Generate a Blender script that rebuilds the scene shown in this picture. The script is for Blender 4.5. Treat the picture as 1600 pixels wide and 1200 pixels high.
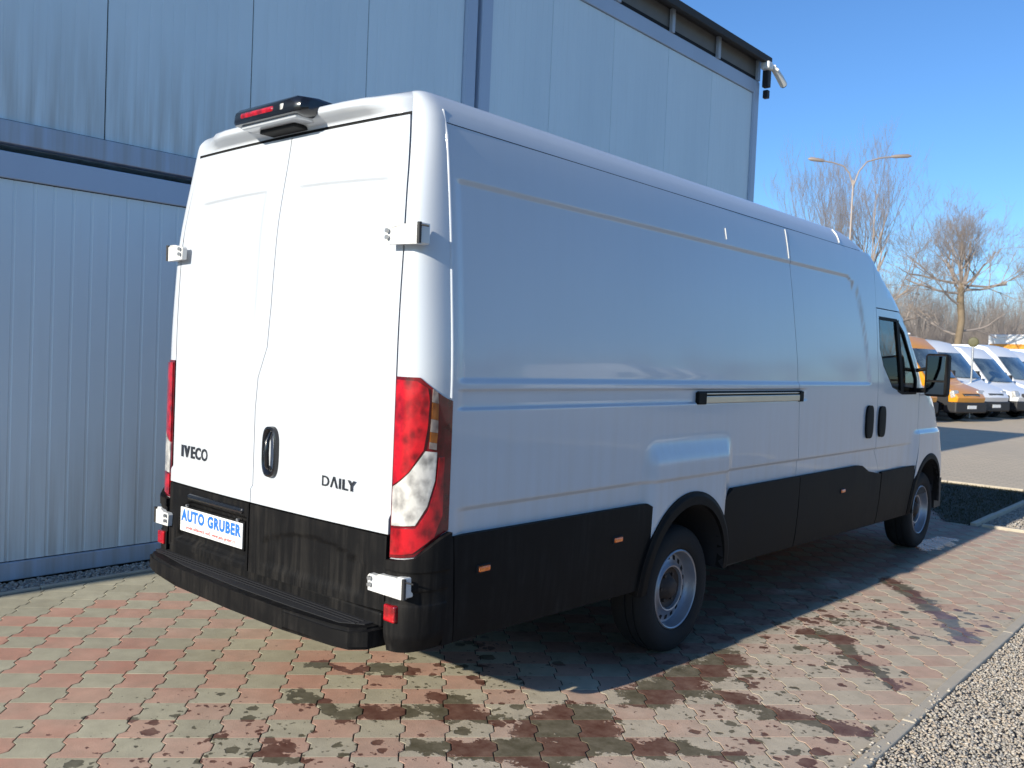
import bpy, bmesh, math, random
import numpy as np
from mathutils import Vector, Matrix, noise as mnoise
random.seed(7); rng = np.random.default_rng(7)
PI = math.pi
for o in list(bpy.data.objects): bpy.data.objects.remove(o)
SC = bpy.context.scene; C = SC.collection

# ------------------------------------------------------------------ camera, world, sun, exposure
cam_d = bpy.data.cameras.new('camera'); cam = bpy.data.objects.new('camera', cam_d); C.objects.link(cam)
cr = Vector((0.75127, 0.65864118, 0.04225139)); cu = Vector((-0.05424042, -0.00218615, 0.99852551)); cf = Vector((-0.65776239, 0.752454, -0.03408258))
CAMP = Vector((3.5101, -2.3475, 1.6382))
mw = Matrix.Identity(4)
for i in range(3):
    mw[i][0] = cr[i]; mw[i][1] = cu[i]; mw[i][2] = -cf[i]; mw[i][3] = CAMP[i]
cam.matrix_world = mw
cam_d.sensor_width = 36; cam_d.lens = 36 * 1400.5567 / 1600; cam_d.clip_start = .05; cam_d.clip_end = 3000
cam_d.dof.use_dof = True; cam_d.dof.focus_distance = 5.2; cam_d.dof.aperture_fstop = 5.0
SC.camera = cam
FPX = 1400.5567
def to_px(P):
    d = Vector(P) - CAMP; z = d.dot(cf)
    return (800 + FPX * d.dot(cr) / z, 600 - FPX * d.dot(cu) / z, z)

SUN_EL = math.radians(21.3)
SUNDIR = Vector((-0.045, -1.0, math.tan(SUN_EL) * math.hypot(.045, 1))).normalized()     # towards the sun
world = bpy.data.worlds.new('World'); SC.world = world; world.use_nodes = True
wn = world.node_tree; wn.nodes.clear()
sky = wn.nodes.new('ShaderNodeTexSky'); sky.sky_type = 'NISHITA'; sky.sun_disc = False
sky.sun_elevation = SUN_EL; sky.sun_rotation = math.atan2(SUNDIR.x, SUNDIR.y)
sky.altitude = 200; sky.air_density = 1.0; sky.dust_density = 0.35; sky.ozone_density = 2.2
bg = wn.nodes.new('ShaderNodeBackground'); bg.inputs[1].default_value = 0.094
wo = wn.nodes.new('ShaderNodeOutputWorld')
tint = wn.nodes.new('ShaderNodeMix'); tint.data_type = 'RGBA'; tint.blend_type = 'MULTIPLY'; tint.inputs[0].default_value = 1; tint.inputs[7].default_value = (.56, .85, 1.18, 1)   # the camera's cool, saturated rendering of a clear winter sky
wn.links.new(sky.outputs[0], tint.inputs[6]); wn.links.new(tint.outputs[2], bg.inputs[0]); wn.links.new(bg.outputs[0], wo.inputs[0])
sl = bpy.data.lights.new('sun', 'SUN'); sl.energy = 4.2; sl.angle = math.radians(.53); sl.color = (1, .93, .80)
so = bpy.data.objects.new('sun', sl); C.objects.link(so)
so.rotation_euler = (-SUNDIR).to_track_quat('-Z', 'Y').to_euler(); so.location = (0, -10, 10)
vs = SC.view_settings; vs.view_transform = 'Standard'; vs.look = 'None'; vs.gamma = 1; vs.exposure = 0.65; vs.use_curve_mapping = False
SC.cycles.max_bounces = 8; SC.cycles.transparent_max_bounces = 12

# ------------------------------------------------------------------ materials
class NT:
    def __init__(s, name):
        s.m = bpy.data.materials.new(name); s.m.use_nodes = True; s.t = s.m.node_tree; s.t.nodes.clear()
        s.out = s.n('ShaderNodeOutputMaterial'); s.b = s.n('ShaderNodeBsdfPrincipled'); s.l(s.b.outputs[0], s.out.inputs[0])
    def n(s, k, **kw):
        o = s.t.nodes.new(k)
        for a, v in kw.items(): setattr(o, a, v)
        return o
    def l(s, a, b): s.t.links.new(a, b)
    def put(s, v, inp):
        if isinstance(v, (int, float)): inp.default_value = v
        elif isinstance(v, (tuple, list)): inp.default_value = tuple(v) + ((1,) if len(v) == 3 and len(inp.default_value) == 4 else ())
        else: s.l(v, inp)
    def math(s, op, a, b=None, c=None, clamp=False):
        o = s.n('ShaderNodeMath', operation=op); o.use_clamp = clamp
        for i, v in enumerate((a, b, c)):
            if v is not None: s.put(v, o.inputs[i])
        return o.outputs[0]
    def vec(s, op, a, b=None):
        o = s.n('ShaderNodeVectorMath', operation=op); s.put(a, o.inputs[0])
        if b is not None:
            if op == 'SCALE': s.put(b, o.inputs[3])
            else: s.put(b, o.inputs[1])
        return o.outputs[1] if op in ('LENGTH', 'DOT_PRODUCT', 'DISTANCE') else o.outputs[0]
    def mix(s, f, a, b, mode='MIX'):
        o = s.n('ShaderNodeMix', data_type='RGBA', blend_type=mode); s.put(f, o.inputs[0]); s.put(a, o.inputs[6]); s.put(b, o.inputs[7]); return o.outputs[2]
    def ramp(s, f, lo, hi, a=0.0, b=1.0):
        o = s.n('ShaderNodeMapRange'); s.put(f, o.inputs[0])
        for i, v in enumerate((lo, hi, a, b)): s.put(v, o.inputs[i + 1])
        return o.outputs[0]
    def noise(s, vec, scale, detail=3, rough=.55):
        o = s.n('ShaderNodeTexNoise'); s.put(vec, o.inputs['Vector']); o.inputs['Scale'].default_value = scale
        o.inputs['Detail'].default_value = detail; o.inputs['Roughness'].default_value = rough; return o
    def pos(s): return s.n('ShaderNodeNewGeometry').outputs['Position']
    def obj(s): return s.n('ShaderNodeTexCoord').outputs['Object']
    def scale(s, v, sc):
        o = s.n('ShaderNodeMapping'); s.put(v, o.inputs[0]); o.inputs['Scale'].default_value = sc; return o.outputs[0]
    def set(s, **k):
        names = dict(col='Base Color', rough='Roughness', metal='Metallic', spec='Specular IOR Level', coat='Coat Weight', coatr='Coat Roughness', trans='Transmission Weight', ior='IOR', alpha='Alpha')
        for a, v in k.items(): s.put(v, s.b.inputs[names[a]])
    def bump(s, h, strength=.3, dist=.01):
        o = s.n('ShaderNodeBump'); o.inputs['Strength'].default_value = strength; o.inputs['Distance'].default_value = dist
        s.put(h, o.inputs['Height']); s.l(o.outputs[0], s.b.inputs['Normal'])

def simple(name, col, rough=.5, metal=0, var=.12, nscale=6, bump=0, coat=0, spec=.5, bscale=60):
    t = NT(name); p = t.obj()
    nz = t.noise(p, nscale, 4)
    c2 = tuple(min(1, c * (1 - var)) for c in col); c3 = tuple(min(1, c * (1 + var)) for c in col)
    t.set(col=t.mix(nz.outputs[0], c2, c3), rough=rough, metal=metal, coat=coat, spec=spec)
    if bump: t.bump(t.noise(p, bscale, 3).outputs[0], bump, .005)
    return t.m

def paint_white():
    t = NT('white_paint'); p = t.obj()
    big = t.noise(p, 1.3, 4).outputs[0]; streak = t.noise(t.scale(p, (14, 14, .9)), 1.0, 4).outputs[0]
    low = t.ramp(t.n('ShaderNodeSeparateXYZ').outputs[2], .85, 1.5, 1, 0)
    sep = [n for n in t.t.nodes if n.bl_idname == 'ShaderNodeSeparateXYZ'][0]; t.l(p, sep.inputs[0])
    dirt = t.math('MULTIPLY', t.math('ADD', t.math('MULTIPLY', low, .34), .05), t.ramp(streak, .4, .75), clamp=True)
    c = t.mix(t.ramp(big, .3, .7), (.550, .582, .622), (.530, .562, .602))
    t.set(col=t.mix(dirt, c, (.46, .43, .38)), rough=.28, spec=.5, coat=.55, coatr=.05)
    wob = t.noise(p, 2.2, 2).outputs[0]
    t.bump(wob, .02, .03)
    return t.m
def black_plastic():
    t = NT('black_plastic'); p = t.obj()
    streak = t.noise(t.scale(p, (30, 30, 2.0)), 1.0, 5, .65).outputs[0]; patch = t.noise(p, 4, 4).outputs[0]
    d = t.math('MULTIPLY', t.ramp(streak, .42, .72), t.ramp(patch, .38, .62), clamp=True)
    t.set(col=t.mix(d, (.005, .005, .0055), (.026, .0235, .021)), rough=t.ramp(d, 0, 1, .6, .8), spec=.14)
    t.bump(t.noise(p, 900, 2).outputs[0], .15, .0006)
    return t.m
def lamp_plastic(name, col, dark, scale=55):
    t = NT(name); p = t.obj()
    v = t.n('ShaderNodeTexVoronoi'); t.put(t.scale(p, (1, 1, .55)), v.inputs['Vector']); v.inputs['Scale'].default_value = scale
    n2 = t.noise(p, 22, 3).outputs[0]
    f = t.math('ADD', t.math('MULTIPLY', v.outputs['Distance'], .8), t.math('MULTIPLY', t.ramp(n2, .35, .65), .6), clamp=True)
    t.set(col=t.mix(f, dark, col), rough=.18, coat=1.0, coatr=.03, spec=.5)
    t.bump(v.outputs['Distance'], .35, .004)
    return t.m
M = {}
M['white'] = paint_white(); M['black'] = black_plastic()
M['red'] = lamp_plastic('red_lens', (.50, .006, .014), (.07, .001, .004), 30)
M['dred'] = lamp_plastic('dark_red_lens', (.17, .003, .008), (.05, .001, .003), 30)
M['clear'] = lamp_plastic('clear_lens', (.60, .58, .54), (.16, .155, .15), 30)
M['orange'] = lamp_plastic('orange_lens', (.42, .16, .03), (.2, .05, .01), 40)
M['amber_dim'] = lamp_plastic('amber_strip', (.24, .08, .015), (.10, .025, .005), 40); M['clear_dim'] = lamp_plastic('grey_strip', (.26, .22, .20), (.08, .05, .05), 40)
M['marker'] = lamp_plastic('marker_lens', (1.0, .22, .015), (1.0, .12, .006), 90)
M['gap'] = simple('dark_cavity', (.0045, .0045, .005), .85)
M['liner'] = simple('arch_liner', (.012, .012, .014), .75, bump=.2)
M['rubber'] = simple('tyre_rubber', (.0045, .0045, .005), .85, bump=.25, bscale=120)
M['steel'] = simple('silver_wheel_steel', (.30, .315, .35), .36, .6, var=.15, nscale=14)
M['zinc'] = simple('galvanised_metal', (.42, .43, .44), .42, .8, var=.2, nscale=20)
M['hub'] = simple('rusty_hub', (.05, .035, .028), .7, .2, var=.4, nscale=30)
M['chassis'] = simple('chassis_black', (.015, .015, .016), .6)
M['grey_dk'] = simple('dark_grey_badge', (.06, .065, .075), .28, .6)
M['alu'] = simple('aluminium_rail', (.50, .47, .40), .32, .8, var=.1)
M['plate_white'] = simple('plate_white', (.82, .82, .80), .35, var=.03)
M['blue_ink'] = simple('blue_ink', (.03, .16, .60), .4, var=.05)
M['red_ink'] = simple('red_ink', (.72, .06, .06), .4, var=.05)
M['seat'] = simple('seat_fabric', (.03, .03, .035), .9)
M['hinge'] = simple('white_hinge_enamel', (.66, .66, .64), .3, var=.04, coat=.3)
def glass(name, tint, rough=.01, f=.9):
    t = NT(name); t.t.nodes.remove(t.b)
    g = t.n('ShaderNodeBsdfGlossy'); g.inputs['Roughness'].default_value = rough; g.inputs[0].default_value = (.9, .95, 1, 1)
    tr = t.n('ShaderNodeBsdfTransparent'); tr.inputs[0].default_value = tint + (1,)
    fr = t.n('ShaderNodeFresnel'); fr.inputs[0].default_value = 1.5
    mx = t.n('ShaderNodeMixShader'); t.l(t.ramp(fr.outputs[0], 0, 1, .02, f), mx.inputs[0]); t.l(tr.outputs[0], mx.inputs[1]); t.l(g.outputs[0], mx.inputs[2])
    t.l(mx.outputs[0], t.out.inputs[0]); return t.m
M['glass'] = glass('tinted_glass', (.45, .52, .50))
def dark_glass():
    t = NT('dark_windscreen'); n_ = t.noise(t.obj(), 1.6, 3).outputs[0]; t.set(col=t.mix(t.ramp(n_, .35, .65), (.012, .022, .03), (.13, .17, .18)), rough=.05, spec=.9, coat=1.0, coatr=.02); return t.m  # paler teal-grey mottling paints sky reflections into the glass colour
M['dglass'] = dark_glass()

# ------------------------------------------------------------------ mesh helpers
def tagc(o, label=None, cat=None, group=None, kind=None):
    if label: o['label'] = label
    if cat: o['category'] = cat
    if group: o['group'] = group
    if kind: o['kind'] = kind
    return o
def empty(name, loc=(0, 0, 0), rz=0, **k):
    o = bpy.data.objects.new(name, None); C.objects.link(o); o.location = loc; o.rotation_euler = (0, 0, rz)
    o.empty_display_size = .2
    return tagc(o, **k)
def link_mesh(name, me, parent=None, **k):
    o = bpy.data.objects.new(name, me); C.objects.link(o)
    if parent: o.parent = parent
    return tagc(o, **k)
class MB:
    """collects faces; optional per-corner normals"""
    def __init__(s): s.v = []; s.f = []; s.n = []; s.mi = []; s.sm = []; s.mats = []
    def mat(s, m):
        m = M[m] if isinstance(m, str) else m
        if m not in s.mats: s.mats.append(m)
        return s.mats.index(m)
    def face(s, idx, m=0, nrm=None, smooth=False): s.f.append(tuple(idx)); s.n.append(nrm); s.mi.append(m); s.sm.append(smooth)
    def raw(s, verts, faces, m, smooth=False):
        b = len(s.v); s.v += [tuple(p) for p in verts]; k = s.mat(m)
        for f in faces: s.face([b + i for i in f], k, None, smooth)
    def box(s, x0, x1, y0, y1, z0, z1, m, mtx=None):
        vs_ = [Vector((x, y, z)) for z in (z0, z1) for y in (y0, y1) for x in (x0, x1)]
        if mtx is not None: vs_ = [mtx @ p for p in vs_]
        s.raw(vs_, [(0, 2, 3, 1), (4, 5, 7, 6), (0, 1, 5, 4), (2, 6, 7, 3), (0, 4, 6, 2), (1, 3, 7, 5)], m)
    def bbox(s, x0, x1, y0, y1, z0, z1, m, b=.01, mtx=None, seg=2):
        bm = bmesh.new(); bmesh.ops.create_cube(bm, size=1)
        for v in bm.verts: v.co = Vector(((x0 + x1) / 2 + v.co.x * (x1 - x0), (y0 + y1) / 2 + v.co.y * (y1 - y0), (z0 + z1) / 2 + v.co.z * (z1 - z0)))
        bmesh.ops.bevel(bm, geom=list(bm.edges), offset=b, segments=seg, affect='EDGES', profile=.5)
        s.bm(bm, m, mtx, smooth=False)
    def bm(s, bm, m, mtx=None, smooth=False):
        bm.verts.index_update()
        s.raw([(mtx @ v.co if mtx is not None else v.co.copy()) for v in bm.verts], [[v.index for v in f.verts] for f in bm.faces], m, smooth); bm.free()
    def prism(s, poly, z0, z1, m, mtx=None):
        n = len(poly); vv = [Vector((p[0], p[1], z0)) for p in poly] + [Vector((p[0], p[1], z1)) for p in poly]
        if mtx is not None: vv = [mtx @ p for p in vv]
        s.raw(vv, [tuple(range(n))[::-1], tuple(range(n, 2 * n))] + [(i, (i + 1) % n, n + (i + 1) % n, n + i) for i in range(n)], m)
    def tube(s, pts, r, m, n=8, cap=True, smooth=True):
        pts = [Vector(p) for p in pts]; r = [r] * len(pts) if not isinstance(r, (list, tuple)) else r
        V = []; F = []
        for i, p in enumerate(pts):
            d = (pts[min(i + 1, len(pts) - 1)] - pts[max(i - 1, 0)]).normalized()
            a = d.orthogonal().normalized() if i == 0 else (a - d * a.dot(d)).normalized()
            b = d.cross(a)
            for k in range(n):
                t = 2 * PI * k / n; V.append(p + (a * math.cos(t) + b * math.sin(t)) * r[i])
        for i in range(len(pts) - 1):
            for k in range(n): F.append((i * n + k, i * n + (k + 1) % n, (i + 1) * n + (k + 1) % n, (i + 1) * n + k))
        s.raw(V, F, m, smooth)
        if cap:
            s.raw(V[:n], [tuple(range(n))[::-1]], m); s.raw(V[-n:], [tuple(range(n))], m)
    def lathe(s, prof, m, n=48, mtx=None, smooth=True, mats=None):
        """prof: (radius, axial) round the X axis"""
        V = [];
        for k in range(n):
            t = 2 * PI * k / n
            for (r, x) in prof:
                p = Vector((x, r * math.cos(t), r * math.sin(t))); V.append(mtx @ p if mtx is not None else p)
        q = len(prof)
        for j in range(q - 1):
            mm = mats[j] if mats else m
            F = [(k * q + j, k * q + j + 1, ((k + 1) % n) * q + j + 1, ((k + 1) % n) * q + j) for k in range(n)]
            b = len(s.v)
            if j == 0: s.v += [tuple(p) for p in V]; base = b
            kk = s.mat(mm)
            for f in F: s.face([base + i for i in f], kk, None, smooth)
    def mesh(s, name):
        me = bpy.data.meshes.new(name)
        me.from_pydata(s.v, [], s.f)
        for m in s.mats: me.materials.append(m)
        me.polygons.foreach_set('material_index', s.mi)
        me.polygons.foreach_set('use_smooth', [bool(a or n is not None) for a, n in zip(s.sm, s.n)])
        me.update()
        if any(n is not None for n in s.n):
            L = []
            for p, n in zip(me.polygons, s.n):
                if n is None: L += [tuple(p.normal)] * p.loop_total
                else: L += [tuple(a) for a in n]
            me.normals_split_custom_set(L)
        return me
    def build(s, name, parent=None, edge=None, **k):
        me = s.mesh(name)
        if edge is not None: me.set_sharp_from_angle(angle=math.radians(edge))
        return link_mesh(name, me, parent, **k)

def herm(xs, ys):
    xs = np.array(xs, float); ys = np.array(ys, float); h = np.diff(xs); d = np.diff(ys) / h; m = np.zeros(len(xs))
    for i in range(1, len(xs) - 1):
        if d[i - 1] * d[i] > 0:
            w1 = 2 * h[i] + h[i - 1]; w2 = h[i] + 2 * h[i - 1]; m[i] = (w1 + w2) / (w1 / d[i - 1] + w2 / d[i])
    m[0] = d[0]; m[-1] = d[-1]
    def f(x):
        x = min(max(x, xs[0]), xs[-1]); i = min(int(np.searchsorted(xs, x, side='right')) - 1, len(h) - 1); t = (x - xs[i]) / h[i]
        return float((1 + 2 * t) * (1 - t) ** 2 * ys[i] + t * (1 - t) ** 2 * h[i] * m[i] + t * t * (3 - 2 * t) * ys[i + 1] + t * t * (t - 1) * h[i] * m[i + 1])
    return f
def ss(a, b, x):
    t = min(max((x - a) / (b - a), 0), 1); return t * t * (3 - 2 * t)
def inpoly(P, x, y):
    c = False; n = len(P); j = n - 1
    for i in range(n):
        if (P[i][1] > y) != (P[j][1] > y) and x < (P[j][0] - P[i][0]) * (y - P[i][1]) / (P[j][1] - P[i][1]) + P[i][0]: c = not c
        j = i
    return c
def clip_half(P, ax, v, keep_less):
    out = []; n = len(P)
    for i in range(n):
        a, b = P[i], P[(i + 1) % n]
        ia = (a[ax] <= v) if keep_less else (a[ax] >= v); ib = (b[ax] <= v) if keep_less else (b[ax] >= v)
        if ia: out.append(a)
        if ia != ib:
            t = (v - a[ax]) / (b[ax] - a[ax]); q = [a[0] + t * (b[0] - a[0]), a[1] + t * (b[1] - a[1])]; q[ax] = v; out.append(tuple(q))
    return out
def lines(a, b, step, extra=()):
    L = set(np.round(np.linspace(a, b, max(2, int(math.ceil((b - a) / step)) + 1)), 4).tolist())
    for e in extra:
        if a < e < b: L.add(round(e, 4))
    L = sorted(L); out = [L[0]]
    for x in L[1:]:
        if x - out[-1] > .0025: out.append(x)
    out[-1] = L[-1]
    return out
def patch(mb, poly, fn, us, vs_, m, rim=.014, flip=False):
    """surface fn(u, v) over the polygon, meshed on the grid lines us x vs_, with analytic normals and a returned edge"""
    us = [u for u in us]; vs_ = [v for v in vs_]
    u0, u1 = min(p[0] for p in poly), max(p[0] for p in poly); v0, v1 = min(p[1] for p in poly), max(p[1] for p in poly)
    us = sorted(set([u for u in us if u0 < u < u1] + [u0, u1])); vs_ = sorted(set([v for v in vs_ if v0 < v < v1] + [v0, v1]))
    nu, nv = len(us) - 1, len(vs_) - 1
    mark = np.zeros((nu, nv), bool); n = len(poly); ua = np.array(us); va = np.array(vs_)
    for i in range(n):
        a = np.array(poly[i]); b = np.array(poly[(i + 1) % n]); k = int(max(abs(b - a)) / .004) + 2
        for t in np.linspace(0, 1, k):
            q = a + (b - a) * t
            iu = min(max(np.searchsorted(ua, q[0]) - 1, 0), nu - 1); iv = min(max(np.searchsorted(va, q[1]) - 1, 0), nv - 1)
            mark[max(iu - 1, 0):iu + 2, max(iv - 1, 0):iv + 2] = True
    vd = {}; mi = mb.mat(m); e = 1.5e-3
    def vert(u, v):
        k = (round(u, 5), round(v, 5))
        if k not in vd:
            P = Vector(fn(u, v)); du = Vector(fn(u + e, v)) - Vector(fn(u - e, v)); dv = Vector(fn(u, v + e)) - Vector(fn(u, v - e))
            N = du.cross(dv)
            if N.length < 1e-12: N = Vector((0, 0, 1))
            N.normalize()
            if flip: N = -N
            mb.v.append(tuple(P)); vd[k] = (len(mb.v) - 1, N, P)
        return vd[k]
    edges = {}
    for i in range(nu):
        for j in range(nv):
            a, b, c, d = us[i], us[i + 1], vs_[j], vs_[j + 1]
            if mark[i, j]:
                Q = clip_half(poly, 0, a, False)
                if len(Q) > 2: Q = clip_half(Q, 0, b, True)
                if len(Q) > 2: Q = clip_half(Q, 1, c, False)
                if len(Q) > 2: Q = clip_half(Q, 1, d, True)
                if len(Q) < 3: continue
            elif inpoly(poly, (a + b) / 2, (c + d) / 2): Q = [(a, c), (b, c), (b, d), (a, d)]
            else: continue
            W_ = []
            for q in Q:
                w = vert(*q)
                if not W_ or W_[-1][0] != w[0]: W_.append(w)
            if len(W_) > 1 and W_[0][0] == W_[-1][0]: W_.pop()
            if len({w[0] for w in W_}) < 3 or len({w[0] for w in W_}) != len(W_): continue
            ar = sum(Q[t][0] * Q[(t + 1) % len(Q)][1] - Q[(t + 1) % len(Q)][0] * Q[t][1] for t in range(len(Q))) / 2
            if abs(ar) < 1e-8: continue
            if (ar < 0) != flip: W_ = W_[::-1]
            mb.face([w[0] for w in W_], mi, [w[1] for w in W_], True)
            for t in range(len(W_)):
                x, y = W_[t], W_[(t + 1) % len(W_)]; kk = (min(x[0], y[0]), max(x[0], y[0]))
                edges[kk] = None if kk in edges else (x, y)
    if rim:
        for ed in edges.values():
            if ed is None: continue
            x, y = ed; b = len(mb.v)
            mb.v += [tuple(x[2]), tuple(y[2]), tuple(y[2] - y[1] * rim), tuple(x[2] - x[1] * rim)]
            mb.face((b + 1, b, b + 3, b + 2), mi)
def densify(poly, step=.03):
    out = []
    for i in range(len(poly)):
        a, b = poly[i], poly[(i + 1) % len(poly)]; k = max(1, int(math.hypot(b[0] - a[0], b[1] - a[1]) / step))
        out += [(a[0] + (b[0] - a[0]) * t / k, a[1] + (b[1] - a[1]) * t / k) for t in range(k)]
    return out
def arc(cx, cy, r, a0, a1, n):
    return [(cx + r * math.cos(math.radians(a0 + (a1 - a0) * i / n)), cy + r * math.sin(math.radians(a0 + (a1 - a0) * i / n))) for i in range(n + 1)]
# ------------------------------------------------------------------ the white panel van (body surface functions; metres, rear face at y = 0)
Wf = herm([.25, .45, .7, .9, 1.5, 1.9, 2.32, 2.55, 2.60, 2.64, 2.67, 2.69], [.93, .975, .995, 1.0, .998, .975, .937, .905, .888, .862, .830, .775])
Ff = herm([.25, .45, .65, .97, 1.2, 1.37, 1.44, 1.5, 1.75, 2.17, 2.31, 2.58, 2.66, 2.69], [7.2, 7.3, 7.3, 7.2, 7.1, 6.9, 6.72, 6.50, 6.27, 5.81, 5.57, 5.12, 4.9, 4.7])
Bf = herm([.25, 1.2, 1.6, 2.69], [.8, .8, .5, .45])
YRf = herm([.25, 1.6, 2.1, 2.58, 2.64, 2.67, 2.69], [0, 0, .015, .072, .076, .092, .135])
def hbulge(x, z): return .062 * ss(2.588, 2.63, z) * ss(2.69, 2.655, z) * ss(.74, .50, abs(x)) * (1 if z > 2.584 else 0)
def yr(z): return YRf(z)
def xi(z): return herm_xi(z) if z < 2.60 else min(herm_xi(2.6), Wf(z) - .055)
herm_xi = herm([.25, 2.05, 2.3, 2.6], [.86, .86, .842, .805])
def hw(y, z):
    b = Bf(z); c = Ff(z) - b; t = (y - c) / b
    return Wf(z) * (1 if t <= 0 else max(0, 1 - min(t, .999) ** 3) ** (1 / 3))
def press(y, z):
    o = 0.0
    yf = float(np.interp(z, [1.2, 1.31, 1.82, 2.15, 2.26, 2.32], [4.86, 4.84, 4.72, 4.60, 4.52, 4.38]))
    if y < 5 and 1.49 < z < 2.34: o -= .011 * ss(2.338, 2.308, z) * ss(yf + .02, yf - .03, y) * ss(.19, .25, y) * ss(1.505, 1.535, z)
    if y < 4.9 and 1.38 < z < 1.5: o -= .013 * ss(1.488, 1.474, z) * ss(1.398, 1.414, z) * ss(.19, .25, y) * (ss(3.62, 3.5, y))
    o -= .014 * ss(1.012, .985, z) * ss(.19, .3, y) * ss(5.9, 5.7, y)
    bu = .032 * ss(1.215, 1.075, z) * ss(1.56, 1.70, y) * ss(2.56, 2.44, y); o += bu
    o += .022 * ss(1.12, 1.07, z) * ss(5.88, 6.02, y)
    o += .0015 * math.sin(y * 2.3 + z * 1.7) * ss(1.0, 1.1, z)
    return o
def side(sg, off=0.0, pr=True):
    return lambda y, z: (sg * (hw(y, z) + (press(y, z) if pr else 0) + off), y, z)
def trimside(sg, off): return lambda y, z: (sg * (hw(y, z) - .006 + off), y, z)
def corner(sg, off=0.0):
    def f(t, z):
        a = t * PI / 2; x0 = xi(z); ax = Wf(z) - x0 + off; y0 = yr(z) - off; by = .17 - y0
        return (sg * (x0 + ax * max(0, math.sin(a)) ** .72), y0 + by * (1 - max(0, math.cos(a)) ** .72), z)
    return f
def seamx(z): return float(np.interp(z, [1.33, 1.48, 1.62, 1.8, 2.6], [-.075, -.06, .005, .02, .04]))
def dpress(x, z):
    o = 0.0
    for a, b in ((.13, .74), (-.70, -.09)):
        o += .010 * ss(a, a + .035, x) * ss(b, b - .035, x) * ss(2.345 - .03 * (x * x), 2.327 - .03 * (x * x), z) * ss(1.55, 1.9, z)
    o -= .011 * ss(.985, .967, z)
    return o
def rear(off=0.0, pr=True):
    return lambda x, z: (x, yr(z) - .028 * (1 - (x / .87) ** 2) - hbulge(x, z) - off + (dpress(x, z) if pr else 0), z)
PH0 = math.asin(.6 ** 1.5)
def front(off=0.0):
    def f(ph, z):
        b = Bf(z); c = Ff(z) - b; cs, sn = math.cos(ph), math.sin(ph)
        return ((Wf(z) + off) * math.copysign(abs(cs) ** (2 / 3), cs), c + (b + off) * max(sn, 1e-6) ** (2 / 3), z)
    return f
def By(z): return Ff(z) - .4 * Bf(z)

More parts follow.
